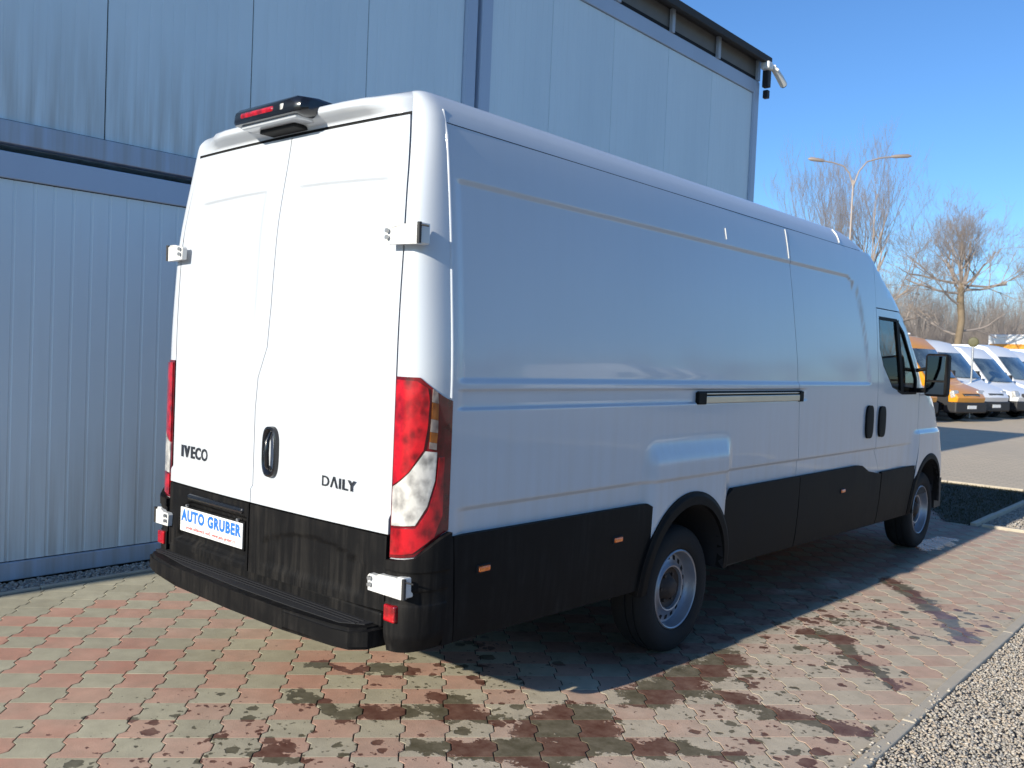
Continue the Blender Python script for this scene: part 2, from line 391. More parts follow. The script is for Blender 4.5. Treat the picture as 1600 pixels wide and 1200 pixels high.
ZL = lines(.36, 2.56, .07, [.885, .92, .965, .975, .985, .992, 1.0, 1.006, 1.012, 1.03, 1.07, 1.085, 1.10, 1.12, 1.13, 1.145, 1.16, 1.175, 1.19, 1.205, 1.385, 1.398, 1.402, 1.406, 1.41, 1.414, 1.43, 1.45, 1.474, 1.478, 1.482, 1.486, 1.49, 1.505, 1.512, 1.52, 1.528, 1.535, 1.55, 2.29, 2.308, 2.315, 2.322, 2.33, 2.338, 2.36, 2.52])
YL = lines(.17, 7.3, .10, [.19, .205, .22, .235, .25, .28, 1.56, 1.59, 1.63, 1.67, 1.70, 2.44, 2.47, 2.50, 2.53, 2.56, 3.5, 3.56, 3.62] + [4.34 + .03 * i for i in range(20)] + [5.9, 5.94, 5.98, 6.02])
TL = [i / 10 for i in range(11)]
def van():
    V = empty('panel_van', (0, 0, 0), label='large white high-roof panel van parked beside the container building, seen from its rear corner', cat='van')
    body = MB()
    rearseam = lambda z: float(np.interp(z, [.5, 1.08, 1.69, 2.14, 2.55], [3.53, 3.50, 3.45, 3.39, 3.34]))
    cabseam = lambda z: float(np.interp(z, [.42, .81, .88, .98, 1.7, 2.12], [5.125, 5.12, 5.07, 4.99, 4.955, 4.94]))
    G = .0035
    for sg in (1, -1):
        fl = sg < 0; S = side(sg)
        archr = arc(2.07, .43, .45, 171, 9, 24); archf = arc(6.36, .45, .425, 165, 7, 24)
        # rear quarter
        pl = [(.17, .5)] + archr + [(3.53 - G, .5)] + [(rearseam(z) - G, z) for z in (1.08, 1.69, 2.14, 2.545)] + [(.17, 2.545)]
        patch(body, densify(pl, .5), S, YL, ZL, 'white', flip=fl)
        # fender and pillar, roof fairing side
        pl = [(6.027, 1.42), (6.027, 1.0), (5.955, .56)] + archf + [(By(.5) - .02, .5)] + [(By(z), z) for z in np.linspace(.56, 1.42, 16)]
        patch(body, pl, S, YL, ZL, 'white', flip=fl)
        pl = [(6.027, 1.425), (5.99, 1.57), (5.672, 2.0), (5.507, 2.128), (4.938, 2.128), (4.94, 2.545)] + [(By(z) - .001, z) for z in np.linspace(2.545, 1.425, 24)]
        patch(body, pl, S, YL, ZL, 'white', flip=fl)
        # rear corner pillar
        patch(body, [(0, .5), (1, .5), (1, 2.552), (0, 2.552)], corner(sg), TL, ZL, 'white', rim=0, flip=fl)
        # dark cavity behind the seams
        arl = arc(2.07, .43, .52, 175, 5, 14); afl = arc(6.36, .45, .50, 160, 90, 8)
        pl = [(.17, .46)] + arl + [(5.85, .46)] + afl[1:] + [(6.3, 1.38), (5.5, 1.38), (5.15, 1.46), (4.985, 1.7), (4.95, 2.1), (4.95, 2.56), (.17, 2.56)]
        patch(body, pl, side(sg, -.026, False), lines(.17, 6.4, .3), lines(.4, 2.6, .2), 'gap', rim=0, flip=fl)
        patch(body, [(0, .46), (1, .46), (1, 2.56), (0, 2.56)], corner(sg, -.02), [0, .5, 1], lines(.4, 2.6, .3), 'gap', rim=0, flip=fl)
        # drip moulding above the doors
    patch(body, [(-.87, .46), (.87, .46), (.87, 2.1), (.81, 2.56), (-.81, 2.56), (-.87, 2.1)], rear(-.03, False), lines(-.87, .87, .2), lines(.4, 2.6, .3), 'gap', rim=0)
    # roof edge loft
    def loop(u, z):
        k = int(min(max(math.floor(u), 0), 5)); t = u - k
        if k == 0: return rear(0, False)(xi(z) * (2 * t - 1), z)
        if k == 1: return corner(1)(t, z)
        if k == 2: y = .17 + (By(z) - .17) * t; return (hw(y, z), y, z)
        if k == 3: return front()(PH0 + (PI - 2 * PH0) * t, z)
        if k == 4: y = By(z) + (.17 - By(z)) * t; return (-hw(y, z), y, z)
        return corner(-1)(1 - t, z)
    zt = [2.5485, 2.57, 2.585, 2.6, 2.612, 2.624, 2.636, 2.648, 2.658, 2.667, 2.674, 2.68, 2.685, 2.69]
    ul = lines(0, 6, 1 / 14)
    patch(body, [(0, 2.585), (1, 2.585), (1, 2.69), (0, 2.69)], loop, ul, zt, 'white', rim=0)
    patch(body, [(1, 2.5485), (6, 2.5485), (6, 2.69), (1, 2.69)], loop, ul, zt, 'white', rim=0)
    ring = [loop(u, 2.69)[:2] for u in ul[:-1]]
    def cap(x, y): return (x, y, 2.69 + .042 * ss(1.0, .55, abs(x) / .80) * ss(.08, .30, y) * ss(4.75, 4.3, y) + .006 * (math.cos(x * 26) ** 2) * ss(.5, .8, y) * ss(4.4, 4.2, y) * ss(.74, .6, abs(x)))
    patch(body, ring, cap, lines(-.9, .9, .06), lines(0, 5, .15), 'white', rim=0)
    # under-roof header return and nose
    patch(body, [(-.80, 2.575), (.80, 2.575), (.80, 2.588), (-.80, 2.588)], lambda x, z: (x, .078 - .028 * (1 - (x / .87) ** 2), z), lines(-.9, .9, .2), [2.575, 2.588], 'gap', rim=0)
    PL = lines(PH0, PI - PH0, .12); a, b = PH0, PI - PH0
    patch(body, [(a, .56), (b, .56), (b, 1.49), (a, 1.49)], front(), PL, ZL, 'white')
    patch(body, [(a, 1.49), (a + .22, 1.49), (a + .20, 2.34), (b - .20, 2.34), (b - .22, 1.49), (b, 1.49), (b, 2.553), (a, 2.553)], front(), PL, ZL, 'white')
    body.build('body', V)
    g = MB(); patch(g, [(a + .22, 1.49), (b - .22, 1.49), (b - .20, 2.34), (a + .20, 2.34)], front(-.004), PL, lines(1.49, 2.34, .1), 'glass', rim=0)
    g.build('windscreen', V)
    nb = MB()
    patch(nb, [(a, .27), (b, .27), (b, .62), (2.1, .66), (1.04, .66), (a, .62)], front(.015), PL, ZL + [.27, .3, .33], 'black')
    patch(nb, [(1.15, .78), (1.99, .78), (2.05, 1.02), (1.09, 1.02)], front(.012), PL, ZL, 'black')
    nb.build('front_bumper', V)
    for sg in (1, -1):
        h = MB(); p0 = .62 if sg > 0 else PI - .62; q = sorted([p0 - .13 * sg, p0 + .25 * sg])
        patch(h, [(q[0], .92), (q[1], .92), (q[1], 1.14), (q[0], 1.14)], front(.012), PL, ZL, 'clear'); h.build('headlight', V)
    # doors
    for sg in (1, -1):
        fl = sg < 0; S = side(sg)
        d = MB()
        pl = [(3.53 + G, .42), (5.11, .42)] + [(cabseam(z) - G, z) for z in (.60, .81, .88, .98, 1.7, 2.12)] + [(4.934, 2.545)] + [(rearseam(z) + G, z) for z in (2.545, 2.14, 1.69, 1.08)]
        if sg > 0: patch(d, pl, S, YL, ZL, 'white', flip=fl); sd = d.build('sliding_door', V)
        else: patch(body2 := MB(), [(3.4, .5)] + [(p[0] if p[0] > 4 else 3.35, p[1]) for p in pl[1:]], S, YL, ZL, 'white', flip=fl); body2.build('side_panel', V); sd = None
        d = MB()
        pl = [(5.125, .42), (5.85, .42), (5.925, .6), (6.02, 1.0), (6.02, 1.40), (5.93, 1.44), (5.56, 1.44), (5.30, 1.49), (5.08, 1.66), (5.0, 1.80), (cabseam(1.8) + G, 1.80), (cabseam(1.7) + G, 1.7), (cabseam(.98) + G, .98), (cabseam(.88) + G, .88), (5.125, .80)]
        patch(d, pl, S, YL, ZL, 'white', flip=fl)
        pl = [(cabseam(1.8) + G, 1.80), (5.0, 1.80), (4.99, 2.05), (5.42, 2.05), (5.60, 1.95), (5.93, 1.56), (5.93, 1.44), (6.02, 1.40), (5.98, 1.56), (5.665, 1.99), (5.50, 2.12), (4.94 + G, 2.12)]
        patch(d, pl, S, YL, ZL, 'white', flip=fl)
        cd = d.build('cab_door', V)
        g = MB(); win = [(5.93, 1.44), (5.93, 1.56), (5.60, 1.95), (5.42, 2.05), (4.99, 2.05), (5.0, 1.80), (5.08, 1.66), (5.30, 1.49), (5.56, 1.44)][::-1]
        patch(g, win, side(sg, -.012, False), lines(4.9, 6, .1), lines(1.4, 2.1, .1), 'glass', rim=0, flip=fl); g.build('side_window', cd)
        t = MB()
        S2 = side(sg, .001, False)
        def strip(P, w, m='black'):
            for i in range(len(P) - 1):
                A = Vector(P[i]); B = Vector(P[i + 1]); n = Vector((-(B - A).y, (B - A).x)).normalized() * w
                q = [tuple(A - n), tuple(B - n), tuple(B + n), tuple(A + n)]
                patch(t, q, S2, lines(4.9, 6.1, .1), lines(1.4, 2.1, .1), m, rim=.02, flip=fl)
        strip([(4.99, 2.05), (5.42, 2.05), (5.60, 1.95), (5.93, 1.56), (5.93, 1.44), (5.56, 1.44), (5.30, 1.49), (5.08, 1.66), (5.0, 1.80), (4.99, 2.05)], .011)
        strip([(5.44, 2.05), (5.56, 1.44)], .032)
        t.build('window_frame', cd)
        def stadium(cy, cz, w, h, fnx, name, parent, depth=.02):
            b_ = MB(); pts = [(cy + w / 2 * math.copysign(abs(math.cos(t)) ** .55, math.cos(t)), cz + h / 2 * math.copysign(abs(math.sin(t)) ** .7, math.sin(t))) for t in [2 * PI * k / 28 for k in range(28)]]
            out = [Vector(side(sg, 0.0)(p[0], p[1])) for p in pts]
            ring2 = [p + Vector((sg * depth * .8, 0, 0)) for p in out]; inn = [p + (Vector((sg * (hw(cy, cz) + depth), cy, cz)) - p) * .25 for p in out]; inn = [Vector((sg * (hw(cy, cz) + depth), p.y, p.z)) for p in inn]
            n = len(pts); VV = out + ring2 + inn
            F = [(i, (i + 1) % n, n + (i + 1) % n, n + i) for i in range(n)] + [(n + i, n + (i + 1) % n, 2 * n + (i + 1) % n, 2 * n + i) for i in range(n)] + [tuple(range(2 * n, 3 * n))]
            if sg < 0: F = [f[::-1] for f in F]
            b_.raw(VV, F, 'black', True); o = b_.build(name, parent, edge=40); return o
        stadium(5.07, 1.215, .15, .25, 0, 'door_handle', cd)
        if sg > 0:
            stadium(4.79, 1.22, .15, .26, 0, 'door_handle', sd)
    # rear doors
    ZR = lines(.5, 2.6, .07, [.955, .965, .975, .98, .985, .995, 1.01, 2.27, 2.285, 2.30, 2.307, 2.313, 2.319, 2.325, 2.331, 2.337, 2.343, 2.36, 2.56]); XR = lines(-.87, .87, .06, [-.70, -.675, -.65, -.14, -.115, -.09, .13, .155, .18, .69, .715, .74])
    zs = [.905, 1.33, 1.48, 1.62, 1.8, 2.572]
    rd = []
    for sg in (1, -1):
        d = MB(); sm = [(seamx(z) + .0022 * sg, z) for z in zs]
        e = [(.853 * sg, .905)] + [((xi(z) - .007) * sg, z) for z in (2.05, 2.2, 2.35, 2.5, 2.572)]
        pl = (sm[::-1] + e) if sg > 0 else (sm + e[::-1])
        patch(d, pl, rear(), XR, ZR, 'white', rim=.02); o = d.build('rear_door', V); rd.append(o)
        # black lower cladding
        def clad(x, z, sg=sg):
            q = .0
            if sg < 0: q = .026 * ss(.605, .64, z) * ss(.835, .815, z) * ss(-.80 + .12 * (z - .6) / .2, -.76 + .12 * (z - .6) / .2, x) * ss(-.095, -.115, x)
            else: q = .008 * ss(.62, .66, z) * ss(.83 - .05 * ((x - .4) / .3) ** 2, .81 - .05 * ((x - .4) / .3) ** 2, z) * ss(.02, .06, x) * ss(.76, .70, x)
            return (x, yr(z) - .028 * (1 - (x / .87) ** 2) - .014 + q, z)
        d = MB(); xs = -.075 + (.005 if sg > 0 else -.005)
        pl = [(xs, .585), (.850, .60), (.850, .898), (xs, .898)] if sg > 0 else [(-.850, .575), (xs, .585), (xs, .898), (-.850, .898)]
        patch(d, pl, clad, lines(-.87, .87, .03, [-.12, -.105, -.095, -.115, -.78, -.74, .7, .73]), lines(.55, .9, .03, [.605, .62, .64, .655, .80, .815, .825, .835, .845, .86]), 'black', rim=.02)
        d.build('lower_cladding', o)
    # third brake light and licence plate lamp, handle, badges
    L = MB()
    pr = [(-.100, 2.624), (-.108, 2.638), (-.104, 2.676), (-.085, 2.694), (.0, 2.703), (.10, 2.698), (.10, 2.65), (.04, 2.618), (-.05, 2.616)]
    n = len(pr); xs = [-.245, -.225, -.19, .255, .285, .298]; ins = [.55, .85, 1, 1, .85, .55]; VV = []
    for x, k in zip(xs, ins):
        for (y, z) in pr: VV.append((x + .0, .0 + (y - 0) * k, 2.655 + (z - 2.655) * k))
    F = [(i * n + j, i * n + (j + 1) % n, (i + 1) * n + (j + 1) % n, (i + 1) * n + j) for i in range(5) for j in range(n)] + [tuple(range(n)), tuple(range(5 * n, 6 * n))[::-1]]
    L.raw(VV, F, 'blackgloss', True); hb = L.build('high_brake_light', V, edge=38)
    L = MB(); L.bbox(-.15, .11, -.111, -.09, 2.642, 2.670, 'red', .011); L.build('lens', hb)
    L = MB(); L.bbox(.155, .185, -.1075, -.09, 2.636, 2.670, 'clear', .006); L.build('lens_cover', hb)
    L = MB(); L.bbox(-.19, .24, -.080, .06, 2.606, 2.632, 'white', .012); L.bbox(-.11, .16, -.030, .06, 2.588, 2.607, 'gap', .006); L.build('bracket_and_shade', hb)  # white bracket; the lower dark block paints the shaded recess below the lamp
    hd = MB(); pts = [(.068 + .056 * math.copysign(abs(math.cos(t)) ** .75, math.cos(t)), 1.152 + .115 * math.copysign(abs(math.sin(t)) ** .6, math.sin(t))) for t in [2 * PI * k / 32 for k in range(32)]]
    def ringp(s_, y): return [Vector((.068 + (p[0] - .068) * s_, y, 1.152 + (p[1] - 1.152) * (s_ * .5 + .5 if s_ < 1 else s_))) for p in pts]
    RR = [ringp(1, -.026), ringp(.97, -.046), ringp(.80, -.050), ringp(.62, -.040), ringp(.45, -.015)]; n = 32
    hd.raw(sum(RR, []), [(i * n + j, i * n + (j + 1) % n, (i + 1) * n + (j + 1) % n, (i + 1) * n + j) for i in range(4) for j in range(n)] + [tuple(range(4 * n, 5 * n))], 'blackgloss', True)
    ho = hd.build('door_handle', rd[0], edge=35)
    hl = MB(); hl.tube([(.062, -.03, 1.24), (.066, -.052, 1.20), (.068, -.056, 1.15), (.066, -.050, 1.09), (.064, -.03, 1.07)], [.008, .011, .012, .011, .008], 'blackgloss', 10); hl.build('lever', ho)
    def text(s_, size, m, loc, parent, name, ext=.0015, bold=0.0, sx=1.0, rz=0, rx=90, space=1.0):
        cu_ = bpy.data.curves.new(name, 'FONT'); cu_.body = s_; cu_.size = size; cu_.extrude = ext; cu_.offset = bold; cu_.align_x = 'CENTER'; cu_.align_y = 'CENTER'; cu_.space_character = space; cu_.resolution_u = 3
        tmp = bpy.data.objects.new('t', cu_); C.objects.link(tmp); me = bpy.data.meshes.new_from_object(tmp); bpy.data.objects.remove(tmp)
        me.materials.clear(); me.materials.append(M[m]); o = link_mesh(name, me, parent); o.location = loc; o.rotation_euler = (math.radians(rx), 0, rz); o.scale = (sx, 1, 1)
        return o
    [text(ch, .081, 'grey_dk', (-.742 + dx, -.0150 - .004 * k / 4, 1.07), rd[1], 'badge_letter', .002, .0020, .96) for k, (ch, dx) in enumerate(zip('IVECO', (0, .048, .107, .160, .224)))]
    text('D\u039bILY', .062, 'grey_dk', (.540, -.0215, 1.066), rd[0], 'model_badge', .002, .0006, 1.18, space=1.12)
    # licence plate with its holder
    P = MB(); P.bbox(-.70, -.125, -.034, -.012, .665, .805, 'black', .006); ph = P.build('plate_holder', rd[1])
    P = MB(); P.bbox(-.694, -.131, -.040, -.033, .676, .796, 'plate_white', .003); pl_ = P.build('licence_plate', ph)
    text('AUTO GRUBER', .074, 'blue_ink', (-.4125, -.0408, .755), pl_, 'plate_lettering', .0004, .0040, .96, space=1.14)
    text('prodej užitkových vozů  www.auto-gruber.cz', .0235, 'red_ink', (-.4125, -.0408, .700), pl_, 'plate_small_print', .0004, .0002, 1.04)
    for x in (-.63, -.17):
        s_ = MB(); s_.tube([(x, -.034, .808), (x, -.046, .808)], .008, 'zinc', 8); s_.build('bolt', ph)
    P = MB(); P.bbox(-.62, -.12, -.052, -.010, .842, .872, 'blackgloss', .012); P.build('plate_lamp', rd[1])
    # hinges
    def hinge(sg, z, xin, xo, parent):
        H = MB(); yv = corner(1)(.35, z)[1]
        Pn = [(xin + .012, z - .038), (xo - .012, z - .042), (xo - .012, z + .030), (xo - .055, z + .038), (xin + .075, z + .036), (xin + .06, z + .028), (xin + .018, z + .028), (xin + .008, z + .018)]
        vv = []
        for (x, zz) in Pn:
            y = -.044 if x < .90 else -.036
            vv.append(Vector((sg * x, y, zz)))
        back = [v + Vector((0, .024, 0)) for v in vv]; n = len(vv)
        F = [tuple(range(n))] + [(i, n + i, n + (i + 1) % n, (i + 1) % n) for i in range(n)] + [tuple(range(n, 2 * n))[::-1]]
        if sg < 0: F = [f[::-1] for f in F]
        H.raw(vv + back, F, 'hinge'); H.bbox(min(sg * (xo - .05), sg * (xo - .01)), max(sg * (xo - .05), sg * (xo - .01)), -.030, .03, z - .04, z + .042, 'hinge', .006)
        o = H.build('hinge', parent)
        H = MB(); H.tube([(sg * (xo - .004), -.034, z - .040), (sg * (xo - .004), -.034, z + .040)], .009, 'chassis', 10); H.tube([(sg * (xo - .004), -.034, z + .03), (sg * (xo + .028), -.015, z + .024)], .004, 'chassis', 6); H.build('hinge_pin', o)
        for (x, zz) in ((xin + .028, z - .012), (xin + .028, z + .014)):
            H = MB(); H.tube([(sg * x, -.050, zz), (sg * x, -.058, zz)], .009, 'zinc', 8); H.build('bolt', o)
    hinge(1, 2.08, .800, .995, rd[0]); hinge(1, .715, .770, .985, rd[0]); hinge(-1, 2.08, .735, .915, rd[1]); hinge(-1, .715, .80, .965, rd[1])
    # tail lights
    for sg in (1, -1):
        fl = sg < 0; cf_ = corner(sg, .012); TT = lines(0, 1, .08, [.35, .45, .62, .78, .8])
        T = MB(); ZT = lines(.8, 1.56, .05)
        patch(T, [(.0, .815), (.45, .83), (1, .925), (1, 1.44), (.45, 1.53), (0, 1.53)], corner(sg, .006), TT, ZT, 'dred', rim=.03, flip=fl)
        tl = T.build('tail_light', V)
        def lens(nm, pl, m):
            q = MB(); patch(q, pl, cf_, TT, ZT, m, rim=.008, flip=fl); q.build(nm, tl)
        lens('red_lens', [(.015, 1.105), (.30, 1.165), (.56, 1.25), (.62, 1.34), (.64, 1.44), (.60, 1.49), (.40, 1.515), (.015, 1.518)], 'red')
        lens('clear_lens', [(.015, .945), (.45, .955), (.66, 1.03), (.78, 1.13), (.80, 1.24), (.60, 1.245), (.30, 1.158), (.015, 1.098)], 'clear')
        lens('red_lens', [(.015, .83), (.42, .845), (.80, .905), (.92, .99), (.92, 1.22), (.84, 1.22), (.80, 1.11), (.68, 1.01), (.46, .943), (.015, .935)], 'red')
        lens('clear_strip', [(.665, 1.255), (.79, 1.25), (.79, 1.275), (.67, 1.28)], 'clear_dim'); lens('orange_lens', [(.67, 1.281), (.79, 1.276), (.80, 1.315), (.675, 1.32)], 'amber_dim')
        lens('clear_strip', [(.675, 1.321), (.80, 1.316), (.80, 1.365), (.685, 1.37)], 'clear_dim'); lens('orange_lens', [(.685, 1.371), (.80, 1.366), (.80, 1.43), (.69, 1.435)], 'amber_dim')
        lens('clear_strip', [(.69, 1.436), (.80, 1.431), (.78, 1.475), (.70, 1.488)], 'clear_dim')
        # corner bead that catches the sun
        T = MB(); T.tube([tuple(Vector(side(sg, .0)(.168, z)) + Vector((sg * -.001, -.002, 0))) for z in np.linspace(1.45, 2.60, 12)], .0075, 'white', 8); T.build('rear_pillar_bead', V)
        # rear bumper corner
        def bc(off0):
            def f(t, z):
                o = off0 + .006 * ss(.765, .775, z) - .006 * ss(.635, .645, z) * ss(.70, .69, z) - .02 * ss(.52, .44, z)
                return corner(sg, o)(t, z)
            return f
        B = MB(); patch(B, [(0, .445), (1, .455), (1, .920), (.45, .824), (0, .81)], bc(.024), TL, lines(.44, .92, .03, [.635, .64, .645, .69, .695, .70, .765, .77, .775]), 'black', rim=.03, flip=fl)
        patch(B, [(.17, .455), (.232, .455), (.205, .70), (.190, .893), (.17, .905)], trimside(sg, .022), lines(.17, .24, .02), lines(.44, .92, .06), 'black', rim=.03, flip=fl)
        bo = B.build('bumper_corner', V)
        B = MB(); x0, x1 = sorted((sg * .868, sg * .932)); B.bbox(x0, x1, -.036, .0, .572, .638, 'red', .006); B.build('reflector', bo)
        # side cladding
        def clads(pl, name, parent=None, off=.020):
            q = MB(); patch(q, pl, trimside(sg, off), YL, ZL, 'black', rim=.025, flip=fl); return q.build(name, parent or V)
        clads([(.238, .455), (1.635, .43)] + arc(2.07, .43, .44, 180, 122, 8) + [(1.835, .82), (1.75, .840), (1.70, .856), (1.62, .888), (.197, .897)], 'side_cladding')
        clads([(2.51, .42), (3.523, .40), (3.515, .888), (2.56, .888), (2.50, .855), (2.40, .78)] + arc(2.07, .43, .44, 48, 0, 8), 'side_cladding')
        q = clads([(3.538, .40), (5.118, .37), (5.113, .79), (4.97, .808), (4.82, .830), (4.68, .882), (4.60, .888), (3.522, .888)], 'side_cladding', sd if sg > 0 else None)
        clads([(5.132, .37), (5.92, .36)] + arc(6.36, .45, .42, 185, 128, 8) + [(6.06, .80), (5.132, .80)], 'side_cladding')
        for cy, cz, r1, r2, of, a0, a1 in ((2.07, .43, .412, .484, .038, 184, -2), (6.36, .45, .385, .450, .030, 192, -6)):
            q = MB()
            def am(t, r, cy=cy, cz=cz, of=of, r1=r1, r2=r2):
                y = cy + r * math.cos(t); z = cz + r * math.sin(t); return (sg * (hw(y, z) + of - .012 * ss(r2 - .03, r2, r)), y, z)
            A0, A1 = math.radians(a1), math.radians(a0)
            patch(q, [(A0, r1), (A1, r1), (A1, r2), (A0, r2)], am, lines(A0, A1, .09), lines(r1, r2, .012), 'black', rim=.05, flip=not fl); q.build('arch_moulding', V)
            q = MB(); n = 20; VV = []
            for k in range(n + 1):
                t = A0 + (A1 - A0) * k / n
                VV += [(sg * (hw(cy, .6) + .02), cy + r1 * math.cos(t), cz + r1 * math.sin(t)), (sg * .56, cy + (r1 + .02) * math.cos(t), cz + (r1 + .02) * math.sin(t))]
            q.raw(VV, [(2 * k, 2 * k + 1, 2 * k + 3, 2 * k + 2) for k in range(n)] + [tuple(2 * k + 1 for k in range(n + 1))], 'liner', True); q.build('arch_liner', V, edge=30)
        for (y, z) in ((.38, .742), (1.36, .735), (4.30, .720)):
            q = MB(); xx = hw(y, z) + .014; x0, x1 = sorted((sg * (xx - .01), sg * (xx + .006))); q.bbox(x0, x1, y - .045, y + .045, z - .020, z + .020, 'gap', .008)
            x0, x1 = sorted((sg * xx, sg * (xx + .013))); q.bbox(x0, x1, y - .034, y + .034, z - .012, z + .012, 'marker', .006); q.build('side_marker', V)
    for (y_, z0, z1) in ((3.305, 2.345, 2.535), (2.46, 2.365, 2.43)):  # white beads added to draw the sunlit edge highlights
        q = MB(); q.tube([(hw(y_ + .02 * (z1 - z_) / .2, z_) + press(y_, z_) + .0015, y_ + .03 * (z1 - z_) / .2, z_) for z_ in np.linspace(z0, z1, 5)], .004, 'hinge', 6); q.build('highlight_bead', V)
    q = MB(); q.tube([(hw(4.25, z_) + .0015, 4.25, z_) for z_ in np.linspace(2.56, 2.66, 6)], .006, 'hinge', 6); q.build('highlight_bead', V)
    # slider rail
    R = MB(); xx = .998
    R.box(xx - .035, xx - .004, 2.12, 3.52, 1.400, 1.470, 'gap'); R.bbox(xx - .012, xx + .010, 2.19, 3.46, 1.402, 1.444, 'alu', .004); R.bbox(xx - .012, xx + .012, 2.10, 2.195, 1.396, 1.466, 'black', .006); R.bbox(xx - .012, xx + .012, 3.455, 3.522, 1.396, 1.466, 'black', .006)
    R.bbox(xx - .012, xx + .006, 2.19, 3.46, 1.452, 1.460, 'alu', .002)
    R.build('sliding_door_rail', V)
    # step bumper
    B = MB(); pl = [(-.925, .05), (-.918, -.04), (-.88, -.10), (-.78, -.135), (-.5, -.165), (0, -.18), (.4, -.175), (.70, -.16), (.785, -.14), (.835, -.08), (.845, .05)]
    bm = bmesh.new(); vb = [bm.verts.new((x, y, .452)) for x, y in pl]; vt = [bm.verts.new((x, y, .540)) for x, y in pl]; n = len(pl)
    bm.faces.new(vb[::-1]); bm.faces.new(vt); [bm.faces.new((vb[i], vb[(i + 1) % n], vt[(i + 1) % n], vt[i])) for i in range(n)]
    bmesh.ops.bevel(bm, geom=[e for e in bm.edges if abs(e.verts[0].co.z - e.verts[1].co.z) < .001 and min(e.verts[0].co.y, e.verts[1].co.y) < .04], offset=.014, segments=3, affect='EDGES')
    B.bm(bm, 'black'); st = B.build('step_bumper', V, edge=25)
    B = MB(); pl2 = [(-.93, .04), (-.90, -.06), (-.5, -.12), (0, -.138), (.4, -.133), (.70, -.118), (.79, -.06), (.80, .04)]
    B.prism(pl2, .5405, .5435, 'liner')
    for k in range(5):
        B.box(-.84, .76, -.085 + k * .022, -.079 + k * .022, .5436, .5455, 'liner')
    B.build('tread_plate', st)
    B = MB(); B.bbox(-.84, .84, -.02, .05, .53, .592, 'black', .01); B.build('rear_sill', V)
    # underbody
    U = MB(); U.box(-.58, .58, .06, 6.9, .44, .52, 'chassis'); U.box(-.97, .97, .12, 1.55, .47, .52, 'chassis'); U.box(-.96, .96, 2.62, 5.85, .40, .50, 'chassis'); U.box(-.94, .94, 6.85, 7.05, .32, .6, 'chassis')
    for x in (-.42, .42): U.box(x - .04, x + .04, .1, 6.9, .34, .45, 'chassis')
    U.tube([(-.75, 2.06, .35), (.75, 2.06, .35)], .05, 'chassis', 10); U.tube([(-.12, 2.06, .35), (.12, 2.06, .35)], [.13, .13], 'chassis', 12)
    U.tube([(-.75, 6.40, .33), (.75, 6.40, .33)], .04, 'chassis', 8); U.tube([(0, 2.1, .37), (0, 5.6, .42)], .04, 'chassis', 8)
    U.tube([(.33, .2, .33), (.33, 1.2, .34), (.3, 4.5, .36)], .035, 'hub', 8); U.bbox(.22, .5, 3.0, 4.0, .27, .40, 'chassis', .03); U.bbox(-.95, -.5, 2.8, 4.2, .26, .42, 'chassis', .03)
    U.bbox(-.30, .30, .45, 1.1, .24, .44, 'rubber', .08)
    U.build('underbody', V)
    # bulkhead, seats, dashboard, wheel
    I = MB(); I.box(-.86, .86, 4.66, 4.70, .5, 2.55, 'liner'); I.box(-.95, .95, 4.7, 6.9, .5, .56, 'liner'); I.build('bulkhead', V)
    for x in (-.5, .08, .55):
        I = MB(); I.bbox(x - .24, x + .24, 4.95, 5.45, .80, 1.0, 'seat', .05); I.bbox(x - .23, x + .23, 4.80, 4.95, .95, 1.62, 'seat', .05); I.bbox(x - .13, x + .13, 4.82, 4.92, 1.66, 1.84, 'seat', .04); I.build('seat', V)
    I = MB(); I.bbox(-.9, .9, 5.95, 6.45, .9, 1.40, 'seat', .06); I.build('dashboard', V)
    I = MB(); I.tube([(-.5 + .2 * math.cos(t), 5.78 + .08 * math.sin(t), 1.30 + .18 * math.sin(t)) for t in [2 * PI * k / 24 for k in range(25)]], .014, 'seat', 8, cap=False); I.tube([(-.5, 5.78, 1.3), (-.5, 6.0, 1.2)], .03, 'seat', 8); I.build('steering_wheel', V)
    # mirrors
    for sg in (1, -1):
        Q = MB(); x0, x1 = sorted((sg * 1.075, sg * 1.265)); Q.bbox(x0, x1, 5.86, 5.98, 1.42, 1.79, 'black', .03, seg=3)
        Q.tube([(sg * .93, 5.98, 1.46), (sg * 1.09, 5.94, 1.47)], .022, 'black', 8); Q.tube([(sg * .90, 5.92, 1.62), (sg * 1.09, 5.93, 1.66)], .016, 'black', 8)
        mo = Q.build('wing_mirror', V)
        Q = MB(); x0, x1 = sorted((sg * 1.095, sg * 1.245)); Q.bbox(x0, x1, 5.852, 5.861, 1.56, 1.77, 'mirror', .003); Q.bbox(x0, x1, 5.852, 5.861, 1.44, 1.545, 'mirror', .003); Q.build('mirror_glass', mo)
    # wheels
    def wheel(sg, y, parent):
        mt = Matrix.Translation((0, y, .352)) @ (Matrix.Identity(4) if sg > 0 else Matrix.Rotation(PI, 4, 'Z'))
        T = MB(); T.lathe([(.222, .940), (.235, .952), (.262, .960), (.300, .961), (.330, .952), (.346, .937), (.354, .915), (.356, .90), (.349, .898), (.349, .890), (.356, .888), (.357, .85), (.349, .848), (.349, .840), (.357, .838), (.356, .79), (.352, .765), (.335, .735), (.28, .722), (.22, .735)], 'rubber', 64, mt)
        ty = T.build('tyre', parent, edge=35)
        R_ = MB(); R_.lathe([(.2235, .938), (.2235, .948), (.217, .952), (.211, .948), (.208, .935), (.204, .912), (.199, .896), (.194, .886), (.189, .884), (.152, .893), (.138, .904), (.128, .914), (.120, .912), (.115, .895)], 'steel', 64, mt)
        ri = R_.build('rim', parent, edge=40)
        Hs = MB()
